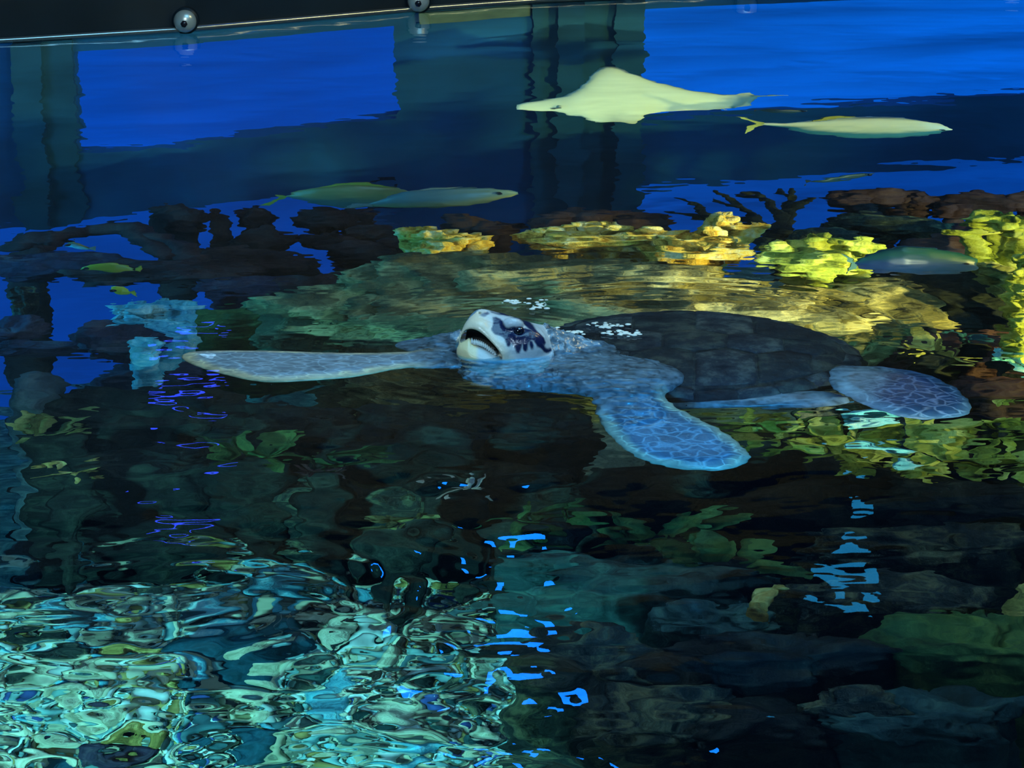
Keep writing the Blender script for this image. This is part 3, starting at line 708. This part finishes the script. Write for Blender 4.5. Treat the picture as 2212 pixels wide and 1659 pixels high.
def two(top, bot, line=0.0, soft=.25):
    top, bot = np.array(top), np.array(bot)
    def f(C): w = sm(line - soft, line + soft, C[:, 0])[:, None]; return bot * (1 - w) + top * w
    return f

# ------------------------------------------------------------------ swimming animals
rayo, mid, nr_ = sliced('stingray', [(1118, 224, 239), (1140, 218, 241), (1180, 214, 241), (1210, 208, 242), (1240, 197, 249), (1265, 175, 258), (1285, 152, 263), (1310, 142, 265), (1340, 147, 266), (1370, 158, 265), (1390, 165, 258), (1410, 172, 242), (1450, 184, 241), (1500, 196, 240), (1550, 203, 238), (1600, 202, 231), (1625, 204, 225), (1637, 209, 213)],
    .62, M_fish, 'pale cream ray gliding with its belly shown above the other fish', 'ray', .30, (0, -.72, .69), lambda C: np.tile((.80, .80, .52), (len(C), 1)))
m_cream = plain('ray_cream', (.76, .76, .5), .5, .3, 0, .05)
k = MB(); k.tube([under_plane(a, b, mid, nr_) - mid for a, b in ((1625, 209), (1650, 207), (1675, 206), (1702, 205))], [.018, .009, .006, .003], 6); obj('tail', k.mesh('tail', m_cream), rayo)
fin(rayo, mid, nr_, [(1585, 203), (1600, 199), (1622, 198), (1632, 205), (1620, 212)], 'pelvic_fin', plain('ray_fin', (.45, .46, .3), .5), .008)
ball(rayo, mid, nr_, 1212, 233, .009, 'eye', M_eye, .035)
k = MB(); k.tube([under_plane(a, b, mid, nr_) - mid + nr_ * .036 for a, b in ((1192, 235), (1202, 235), (1216, 233))], [.003, .006, .003], 6); obj('mouth', k.mesh('mouth', M_eye), rayo)

def fish(name, table, depth, label, cat, top, bot, tailpix, tailcol, eye, line=-.2, dorsal=None, soft=.3, thick=.5):
    o, mid, n = sliced(name, table, depth, M_fish, label, cat, thick, (0, -.96, .28), two(top, bot, line, soft))
    tm = plain(name + '_fin', tailcol, .5, .3, 0, .2)
    fin(o, mid, n, tailpix, 'tail_fin', tm)
    if dorsal: fin(o, mid, n, dorsal, 'dorsal_fin', tm)
    ball(o, mid, n, eye[0], eye[1], .010, 'eye', M_eye, .035 if thick > .4 else .02); return o
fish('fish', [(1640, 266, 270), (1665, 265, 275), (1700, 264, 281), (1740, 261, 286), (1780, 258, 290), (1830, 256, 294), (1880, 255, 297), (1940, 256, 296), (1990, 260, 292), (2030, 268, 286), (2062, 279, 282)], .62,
     'long pale yellow fish with blue shade painted on its underside below the tail of the ray', 'fish', (.72, .74, .50), (.03, .16, .24), [(1590, 251), (1612, 254), (1650, 265), (1646, 272), (1630, 278), (1610, 287), (1616, 276), (1634, 267), (1615, 258)], (.30, .30, .06), (2038, 277), -.05, [(1740, 262), (1790, 256), (1850, 254), (1800, 262)])  # blue shadow along the lower belly is put into the pigment
fish('fish', [(612, 423, 427), (640, 413, 432), (680, 403, 441), (720, 399, 447), (770, 397, 449), (820, 399, 446), (855, 404, 440), (880, 412, 430)], .85,
     'olive fish with a small yellow tail, overlapped by the silvery fish', 'fish', (.24, .24, .09), (.06, .15, .14), [(590, 420), (604, 421), (616, 426), (604, 433), (585, 444), (565, 446), (590, 436), (600, 428)], (.38, .36, .05), (866, 418), -.1, [(680, 404), (720, 396), (790, 394), (850, 401), (780, 399)])
fish('fish', [(795, 440, 444), (840, 422, 447), (880, 412, 448), (920, 408, 447), (960, 404, 446), (1010, 403, 443), (1060, 404, 436), (1100, 409, 427), (1120, 414, 420)], .70,
     'silvery grey fish swimming rightward over the tail of the olive fish', 'fish', (.10, .18, .18), (.24, .26, .12), [(740, 446), (770, 440), (800, 440), (800, 445), (770, 447)], (.15, .2, .18), (1080, 415), -.35, [(880, 412), (930, 403), (1000, 400), (960, 405)])
fish('fish', [(1846, 566, 572), (1870, 552, 580), (1910, 538, 588), (1950, 531, 590), (2000, 533, 590), (2050, 541, 589), (2090, 549, 588), (2110, 556, 584)], .45,
     'dark blue fish with a greenish back before the brown rocks', 'fish', (.01, .06, .06), (.006, .025, .10), [(1815, 548), (1835, 556), (1852, 566), (1850, 574), (1826, 586), (1838, 570)], (.02, .10, .10), (2085, 563), .45, None)
fish('fish', [(176, 580, 583), (190, 574, 587), (215, 571, 590), (245, 572, 591), (270, 579, 588), (284, 585, 587)], .7, 'small yellow green fish over the purple brown reef', 'fish', (.30, .34, .03), (.45, .40, .04),
     [(285, 584), (300, 578), (302, 592)], (.4, .4, .04), (188, 579), 0, None, .4, .3)
fish('fish', [(238, 624, 628), (248, 620, 636), (262, 621, 641), (276, 628, 640), (284, 634, 637)], .6, 'tiny bright yellow fish at the edge of the blue gap', 'fish', (.75, .62, .04), (.80, .62, .05),
     [(284, 634), (294, 632), (293, 642)], (.7, .6, .05), (244, 626), 0, None, .4, .3)
fish('fish', [(140, 528, 533), (146, 521, 535), (158, 519, 539), (172, 524, 541), (186, 533, 541), (195, 538, 540)], .7, 'small dark fish with a pale blue belly below the arching coral', 'fish', (.10, .12, .06), (.10, .55, .75),
     [(193, 537), (206, 534), (206, 544)], (.1, .2, .2), (147, 527), .1, None, .1, .3)
fish('fish', [(1642, 240, 242), (1665, 237, 245), (1695, 236, 246), (1725, 238, 244), (1745, 240, 242)], .85, 'thin dark fish between the ray and the long pale yellow fish', 'fish', (.01, .03, .05), (.01, .04, .07),
     [(1642, 240), (1630, 237), (1632, 245)], (.01, .03, .05), (1735, 240), 0, None, .4, .3)
fish('fish', [(1750, 390, 393), (1775, 385, 394), (1815, 378, 391), (1860, 374, 385), (1892, 373, 376)], 1.0, 'slender dark fish low against the blue window', 'fish', (.01, .04, .06), (.01, .04, .07),
     [(1751, 390), (1738, 388), (1736, 396)], (.01, .03, .05), (1880, 376), 0, None, .4, .3)

# ------------------------------------------------------------------ corals standing on the far crest
branchy('arching_coral', [[(60, 560), (110, 515), (190, 497), (285, 492), (350, 512), (400, 545), (440, 575)], [(285, 492), (300, 505), (360, 560)], [(110, 515), (60, 520), (20, 545)]], 1.25, M_redbrown, 'dark brown coral arm arching over a blue gap', 'coral', .06, .045, .9, .35)
lobes('lobed_coral', [(372, 462, 80, 36), (405, 480, 90, 40), (350, 458, 50, 22)], 1.35, M_redbrown, 'small lobed red brown coral, topmost in the left thicket', 'coral')
lobes('lobed_coral', [(552, 478, 70, 55), (565, 520, 120, 60), (520, 560, 200, 50), (600, 580, 150, 60), (470, 590, 190, 50), (468, 468, 26, 22)], 1.45, M_redbrown, 'tall lobed dark red coral with a rounded head', 'coral')
lobes('lobed_coral', [(690, 478, 130, 46), (760, 470, 90, 40), (800, 500, 110, 40), (700, 520, 120, 46), (770, 545, 160, 46), (850, 530, 80, 40)], 1.45, M_redbrown, 'spreading red brown coral beneath the olive fish', 'coral')
lobes('lobed_coral', [(1000, 482, 90, 34), (1060, 492, 100, 34), (1100, 488, 60, 20)], 1.4, M_redbrown, 'low dark red coral peeping over the pale gold coral', 'coral')
lobes('plate_coral', [(1290, 480, 270, 66), (1200, 490, 110, 50), (1380, 488, 110, 50)], 1.35, M_redbrown, 'broad reddish plate coral behind the long gold coral', 'coral')
lobes('plate_coral', [(1910, 432, 215, 46), (1850, 445, 110, 34), (1985, 440, 70, 36)], 1.55, M_redbrown, 'dark flat-topped coral against the low blue window', 'coral')
lobes('plate_coral', [(2130, 442, 200, 50), (2060, 455, 80, 30), (2230, 440, 120, 50)], 1.55, M_redbrown, 'dark flat-topped coral at the picture edge above the bright lime coral', 'coral')
branchy('sea_whip', [[(1690, 510), (1640, 480), (1600, 452), (1570, 425), (1540, 410)], [(1640, 480), (1590, 478), (1530, 462), (1460, 435)], [(1690, 510), (1680, 460), (1660, 430), (1600, 418)],
                     [(1690, 510), (1700, 460), (1712, 430), (1706, 408)], [(1700, 460), (1740, 440), (1756, 436)], [(1600, 452), (1580, 450), (1530, 430)], [(1590, 478), (1500, 470), (1440, 455)],
                     [(1660, 430), (1640, 412), (1600, 416)], [(1712, 430), (1680, 415), (1670, 412)], [(1690, 510), (1620, 500), (1540, 480), (1490, 462)]], 1.12, M_black, 'black branching sea whip before the low blue window', 'coral', .024, .012, .8)
boulder('reef_rock', 1780, 540, 220, 70, 1.55, M_dark, 'dark green rock at the foot of the black sea whip', 'rock', ground=False)
boulder('reef_rock', 1925, 490, 260, 60, 1.55, M_dark, 'olive brown rock below the flat-topped dark coral', 'rock', ground=False)
boulder('reef_rock', 2120, 540, 260, 90, 1.5, M_redbrown, 'dark red brown rock behind the blue fish', 'rock', ground=False)
# gold corals
lobes('gold_coral', [(905, 500, 90, 26), (945, 512, 120, 40), (1000, 520, 110, 30), (940, 538, 90, 26), (1040, 524, 60, 12), (880, 497, 40, 14)], .72, M_gold, 'pale gold leafy coral left of the long gold coral', 'coral', .55)
lobes('gold_coral', [(1150, 512, 60, 24), (1175, 510, 70, 30), (1210, 505, 90, 34), (1240, 520, 120, 30), (1430, 512, 100, 34), (1510, 530, 120, 40), (1480, 550, 160, 34), (1640, 490, 40, 14), (1270, 500, 90, 36), (1325, 498, 80, 36), (1390, 520, 120, 34), (1300, 525, 240, 34), (1470, 528, 130, 36), (1560, 545, 110, 34), (1540, 515, 60, 50), (1570, 485, 60, 34), (1560, 468, 44, 12), (1615, 492, 66, 16)], .72, M_gold, 'long knobbly gold coral on the crest of the mound', 'coral', .5)
lobes('lime_coral', [(1690, 545, 110, 40), (1760, 535, 110, 46), (1840, 535, 120, 40), (1770, 570, 170, 44), (1880, 540, 60, 24)], .72, M_lime, 'yellow green lobed coral right of the gold coral', 'coral', .5)
lobes('lime_coral', [(2150, 480, 110, 40), (2200, 490, 90, 44), (2090, 503, 100, 14), (2230, 500, 80, 30)], .95, M_lime, 'bright lime coral at the picture edge under a dark coral', 'coral', .5)
lobes('lime_coral', [(2200, 600, 44, 30), (2212, 640, 70, 44), (2206, 700, 60, 30), (2200, 740, 60, 26), (2222, 560, 60, 30)], .8, M_lime, 'bright lime coral column along the picture edge', 'coral', .5)
lobes('lime_coral', [(2130, 575, 60, 24), (2165, 590, 70, 30), (2190, 605, 50, 20)], 1.0, M_olive, 'crumpled olive coral just beyond the nose of the blue fish', 'coral', .5)
# the big lit mound and its neighbours
boulder('reef_mound', 1240, 690, 1100, 230, 1.0, M_mound, 'great olive green mound under the gold corals behind the turtle', 'rock', .22, 6, .9, freq=1.5)
boulder('reef_mound', 1870, 700, 380, 170, 1.15, M_mound, 'olive mound sloping down beyond the shell of the turtle', 'rock', .3, 5, .4)
boulder('reef_rock', 2050, 650, 380, 150, 1.3, M_black, 'black brown rock right of the olive mounds', 'rock')
boulder('reef_rock', 2100, 780, 320, 130, 1.2, M_redbrown, 'brown rock above the rear flipper of the turtle', 'rock')
boulder('reef_rock', 2160, 860, 200, 90, 1.1, M_redbrown, 'reddish rock right of the rear flipper', 'rock')
boulder('reef_rock', 1800, 872, 170, 60, .8, M_dark, 'small brown rock between the two near flippers', 'rock')
for (x, y, w, h, m, lb) in ((2010, 760, 110, 60, M_olive, 'tuft of olive algae above the rear flipper'), (2180, 775, 100, 50, M_cyan, 'pale cyan tuft near the picture edge above the rear flipper'), (2090, 735, 90, 20, M_blue, 'blue tuft on the black brown rock')):
    leafy('algae_tuft', x, y, w, h, .95, m, lb, 'algae', 10)
# left thicket
for (x, y, w, h, d, m, lb) in ((90, 578, 330, 50, -1.2, M_purple, 'purple brown rock in the far left corner of the reef'), (330, 592, 330, 50, -1.2, M_redbrown, 'long red brown rock under the small yellow green fish'),
        (580, 625, 280, 50, 1.2, M_purple, 'grey purple rock left of the olive mound'), (30, 715, 130, 60, -1.15, M_purple, 'dark violet rock at the left picture edge'),
        (52, 655, 60, 60, -1.1, M_dark, 'small dark rock rising left of the blue gap'), (255, 735, 180, 80, -.9, M_purple, 'dark violet boulder below the pale cyan coral'),
        (110, 752, 260, 34, -1.1, M_purple, 'low violet ledge at the left above the grey boulder'), (340, 812, 200, 50, 1.2, M_purple, 'blue violet rock beneath the tip of the far flipper'),
        (690, 620, 160, 50, 1.1, M_redbrown, 'small maroon rock with a yellow edge left of the mound'), (620, 700, 420, 90, 1.2, M_green, 'green algae-covered rock behind the far flipper'),
        (880, 690, 260, 80, 1.2, M_green, 'mossy green rock just left of the head of the turtle')):
    boulder('reef_rock', x, y, w, h, abs(d), m, lb, 'rock', ground=d > 0)
lobes('pale_coral', [(290, 670, 90, 34), (350, 665, 90, 30), (400, 665, 60, 24), (300, 700, 110, 30), (360, 700, 90, 24), (310, 740, 50, 20), (315, 765, 30, 14)], .8, M_cyan, 'coral with cyan caustic light painted on, behind the tip of the far flipper', 'coral', .6)  # cyan caustic light on this coral is put into its colour
boulder('boulder', 80, 852, 110, 100, .9, M_grey, 'smooth blue grey boulder at the left edge', 'rock', .1)
# dark middle reef
for i, (x, y, w, h, d, m, lb) in enumerate(((330, 900, 420, 130, 1.0, M_black, 'black rock right of the blue grey boulder'), (620, 930, 420, 130, 1.0, M_black, 'black rock under the middle of the far flipper'),
        (900, 950, 380, 150, 1.0, M_black, 'black rock below the throat of the turtle'), (1130, 930, 260, 120, 1.05, M_black, 'black rock behind the tawny rock'), (1090, 1050, 330, 90, 1.05, M_black, 'black rock in front of the tawny rock'),
        (330, 1010, 420, 90, 1.1, M_black, 'dark rock behind the banded ochre rock'), (760, 1060, 380, 80, 1.15, M_dark, 'dark rock behind the teal rubble'),
        (1400, 1060, 380, 90, 1.05, M_black, 'black rock beneath the near flipper'), (1750, 1080, 380, 100, 1.05, M_black, 'black rock beyond the lime algae bed'), (2090, 1090, 380, 110, .95, M_black, 'black humped rock in front of the lime algae bed'),
        (1550, 950, 280, 90, 1.2, M_dark, 'dark brown rock between near flipper and lime algae'))):
    boulder('reef_rock', x, y, w, h, d, m, lb, 'rock')
boulder('tawny_rock', 1195, 1003, 165, 80, None, M_pale, 'tawny flaked rock left of the near flipper', 'rock', .35)
for (x, y, w, h, m, lb) in ((110, 922, 170, 46, M_olive, 'olive algae below the blue grey boulder'), (540, 975, 210, 70, M_green, 'wide olive green algae leaf clump on black rock'), (720, 990, 110, 50, M_green, 'small green algae left of the bright streaks'),
        (150, 1022, 120, 26, M_ochre, 'yellowish algae fringe above the ochre rock'), (860, 1125, 170, 46, M_olive, 'olive algae behind the teal rubble'), (1150, 1125, 230, 60, M_green, 'green algae in the middle of the dark reef'),
        (1420, 1150, 250, 90, M_green, 'leafy green algae in front of the near flipper'), (1560, 1210, 260, 80, M_green, 'trailing green algae on the teal ledge'), (700, 1020, 120, 30, M_redbrown, 'little red brown algae among black rocks'),
        (1000, 1055, 80, 30, M_pink, 'small salmon pink algae tuft in the dark reef')):
    leafy('algae', x, y, w, h, .85, m, lb, 'algae', 14)
# lime algae bed on the right
for (x, y, w, h, lb) in ((1640, 930, 120, 60, 'lime algae tuft nearest the near flipper'), (1720, 920, 130, 60, 'lime algae tuft below the small brown rock'), (1800, 965, 170, 70, 'lime algae tuft under the rear flipper'), (1900, 990, 180, 70, 'lime algae tuft beside the cyan flecks'),
        (1990, 950, 160, 70, 'lime algae tuft just below the tip of the rear flipper'), (2080, 985, 180, 80, 'lime algae tuft behind the humped black rock'), (2160, 930, 140, 60, 'lime algae tuft against the reddish rock'), (2190, 1000, 120, 60, 'lime algae tuft at the picture edge'), (1980, 1020, 160, 40, 'lowest lime algae tuft of the bed')):
    leafy('lime_algae', x, y, w, h, .85, M_lime, lb, 'algae', 16)
for (x, y, w, h, lb) in ((1890, 895, 130, 26, 'cyan sponge below the rear flipper'), (1870, 918, 110, 18, 'narrow cyan sponge among lime algae'), (1920, 965, 130, 22, 'flat cyan sponge in the lime algae bed'), (1960, 1005, 60, 24, 'little teal sponge in the lime algae bed')):
    boulder('sponge', x, y, w, h, .75, M_cyan, lb, 'sponge', .3, 4, ground=False)
# near right: dark ledges
for (x, y, w, h, d, m, lb) in ((1400, 1260, 520, 130, .95, M_teal, 'broad dark teal ledge in the near middle'), (1180, 1210, 200, 60, .95, M_teal, 'teal ledge left of the pink shell'), (1560, 1340, 260, 100, .8, M_teal, 'dark teal rock with a blue tip'),
        (1250, 1440, 430, 170, .8, M_dark, 'near dark mossy rock right of the lit rubble'), (1420, 1540, 300, 130, .8, M_dark, 'dark green rock in the near foreground'), (1650, 1430, 520, 130, .75, M_black, 'black rock filling the near right hollow'),
        (1950, 1180, 460, 110, 1.0, M_dark, 'dark speckled rock behind the green boulder'), (1900, 1300, 420, 120, .9, M_dark, 'dark olive rock before the speckled rock'), (2080, 1410, 400, 170, .8, M_green, 'large smooth green boulder at the right'),
        (1650, 1580, 420, 160, .85, M_black, 'blue black rock at the bottom of the picture'), (2000, 1560, 380, 150, .8, M_teal, 'teal rock at the bottom right corner'), (1860, 1520, 240, 80, .75, M_dark, 'dark rock between the green boulder and the corner')):
    boulder('reef_rock', x, y, w, h, d, m, lb, 'rock')
branchy('finger_coral', [[(1640, 1310), (1650, 1290), (1672, 1276), (1690, 1272)], [(1650, 1290), (1640, 1280)]], .72, M_ochre, 'curved mustard finger coral on the dark ledge', 'coral', .022, .015, .9)
boulder('shell', 1225, 1232, 90, 30, None, M_pink, 'pink shell lying at the edge of the lit rubble', 'shell', .35, 4)
boulder('shell', 1270, 1285, 60, 34, None, M_pale, 'cream yellow broken shell beside the pink shell', 'shell', .4, 4)
# near left: ochre rock, dark hollow sponge, pale slab
boulder('ochre_rock', 290, 1110, 310, 120, None, M_ochre, 'banded ochre rock at the back of the teal rubble', 'rock', .3, 5, .5)
boulder('ochre_rock', 290, 1405, 140, 76, None, M_ochre, 'mustard rock beside the dark blue sponge', 'rock', .35)
boulder('ochre_rock', 720, 1340, 150, 50, None, M_pale, 'cream rock upper right of the dark blue sponge', 'rock', .4)
boulder('sponge', 480, 1400, 280, 120, None, M_blue, 'dark blue round sponge in the lit rubble', 'sponge', .12)
boulder('slab', 490, 1480, 270, 26, None, M_sand, 'long pale slab in front of the dark blue sponge', 'rock', .3, 4)
boulder('boulder', 40, 1640, 130, 60, None, M_sand, 'bright pale yellow stone in the bottom left corner', 'rock', .3, 4)
boulder('sponge', 200, 1610, 160, 90, None, M_purple, 'violet sponge beside the bright corner stone', 'sponge', .3, 4)
boulder('sponge', 560, 1600, 140, 60, None, M_blue, 'small blue sponge low in the lit rubble', 'sponge', .3, 4)
# rubble on the lit floor: every larger stone its own
kinds = [(M_sand, 'pale sandy rubble stone on the lit near left floor', 'pale rubble stones'), (M_ochre, 'ochre rubble stone on the lit near left floor', 'ochre rubble stones'), (M_teal, 'teal green rubble stone on the lit near left floor', 'teal rubble stones'),
         (M_cyan, 'pale cyan rubble stone on the lit near left floor', 'cyan rubble stones'), (M_blue, 'blue rubble stone on the lit near left floor', 'blue rubble stones'), (M_dark, 'dark rubble stone on the lit near left floor', 'dark rubble stones')]
sm_ = []
for mm, lb, gp in kinds:
    for j in range(3):
        v, f = ICO[2]; q = v * (1 + .35 * fbm(v * 1.3 + j * 9 + len(sm_), 3))[:, None] * [1, .8, .55]; sm_.append((mesh('rubble_stone', q, f, mm), lb, gp))
wts = [.34, .13, .16, .20, .05, .12]; n = 0; rs = random.Random(4); placed = []
for _ in range(9000):
    if n >= 290: break
    px = rs.uniform(-60, 1180); py = rs.uniform(1090, 1700)
    if px > 1050 - (py - 1090) * .12 + 60 * math.sin(py * .013): continue
    k = rs.choices(range(6), wts)[0]; me, lb, gp = sm_[k * 3 + rs.randrange(3)]
    P = under(px, py, 1.5); P = under(px, py, -bedz(P[0], P[1])); s_ = rs.uniform(.030, .068)
    if any((P[0] - q[0]) ** 2 + (P[1] - q[1]) ** 2 < (s_ + q[2]) ** 2 for q in placed): continue
    placed.append((P[0], P[1], s_))
    o = obj('rubble_stone', me, None, (P[0], P[1], bedz(P[0], P[1]) + s_ * .35), lb, 'stone', gp); o.scale = (s_, s_ * rs.uniform(.7, 1.1), s_ * rs.uniform(.7, 1.1)); o.rotation_euler = (rs.uniform(-.4, .4), rs.uniform(-.4, .4), rs.uniform(0, 6.28)); n += 1
# small gravel between the stones
rg = np.random.RandomState(8); N = 9000; gx_ = rg.uniform(-1.35, .35, N); gy_ = rg.uniform(4.3, 6.5, N)
keep = gx_ < .28 - .15 * (gy_ - 4.6) + .10 * np.sin(gy_ * 7); gx_, gy_ = gx_[keep], gy_[keep]; N = len(gx_)
v0, f0_ = np.array([(1, 0, 0), (-1, 0, 0), (0, 1, 0), (0, -1, 0), (0, 0, 1), (0, 0, -1)], float), np.array([(0, 2, 4), (2, 1, 4), (1, 3, 4), (3, 0, 4), (2, 0, 5), (1, 2, 5), (3, 1, 5), (0, 3, 5)])
r_ = rg.uniform(.008, .026, N) * (1 + (rg.rand(N) < .1)); th_ = rg.uniform(0, 6.28, N); jit = 1 + .35 * rg.randn(N, 6, 1) * .6
Vg = v0[None] * jit * r_[:, None, None] * np.array([1.3, .8, .6]); c_, s__ = np.cos(th_)[:, None], np.sin(th_)[:, None]
Vg = np.stack([Vg[..., 0] * c_ - Vg[..., 1] * s__, Vg[..., 0] * s__ + Vg[..., 1] * c_, Vg[..., 2]], -1) + np.stack([gx_, gy_, seabed(gx_, gy_) + r_ * .3], -1)[:, None]
pal = np.array([(.8, .75, .52), (.55, .5, .32), (.25, .5, .48), (.05, .16, .18), (.7, .82, .75), (.45, .34, .10), (.03, .04, .04), (.05, .12, .4)]); pw = [.24, .14, .17, .10, .14, .07, .10, .04]
ca = pal[rg.choice(8, N, p=pw)] * rg.uniform(.6, 1.1, (N, 1))
obj('gravel', mesh('gravel', Vg.reshape(-1, 3), (f0_[None] + (np.arange(N) * 6)[:, None, None]).reshape(-1, 3), pigm('gravel_mix', .7), attr=np.repeat(ca, 6, 0)), label='mixed small gravel and shell grit between the rubble stones', cat='gravel', kind='stuff')
# domed bolts on the far wall at the waterline
m_dome = plain('bolt_steel', (.42, .46, .42), .3, .6, .5, .15)
for (px, lb) in ((403, 'round steel bolt on the rail above the left blue window'), (905, 'round steel bolt on the rail between the windows'), (1612, 'round steel bolt at the top over the right blue window'), (2186, 'small steel bolt at the top corner of the right blue window')):
    P = wall_pt(px, .045, -.035); root = bpy.data.objects.new('bolt', None); COL.objects.link(root); root.location = tuple(P); root['label'] = lb; root['category'] = 'bolt'
    b1 = MB(); rr = .043; n = 28; V = []; Fc = []
    for j in range(9):
        q = j / 8 * math.pi / 2; 
        for k in range(n): t = 2 * math.pi * k / n; V.append((rr * math.cos(q) * math.cos(t), -.032 * math.sin(q), rr * math.cos(q) * math.sin(t)))
    for j in range(8):
        for k in range(n): Fc.append((j * n + k, j * n + (k + 1) % n, (j + 1) * n + (k + 1) % n, (j + 1) * n + k))
    b1.add(V, Fc); obj('dome', b1.mesh('dome', m_dome), root)
    w_ = MB(); w_.tube([(0, .035, 0), (0, .002, 0)], [.05, .05], 28); obj('washer', w_.mesh('washer', m_dry), root)
    s_ = MB(); s_.tube([(0, -.038, -.004), (0, -.02, -.004)], [.013, .013], 6); obj('socket', s_.mesh('socket', M_eye), root)
# blue strip lamps on the wall above the rail, mirrored in the water
for (x0, z0, x1, z1, nm) in ((-.12, 1.75, .02, 2.3, 'blue strip lamp high on the wall'),):
    pass
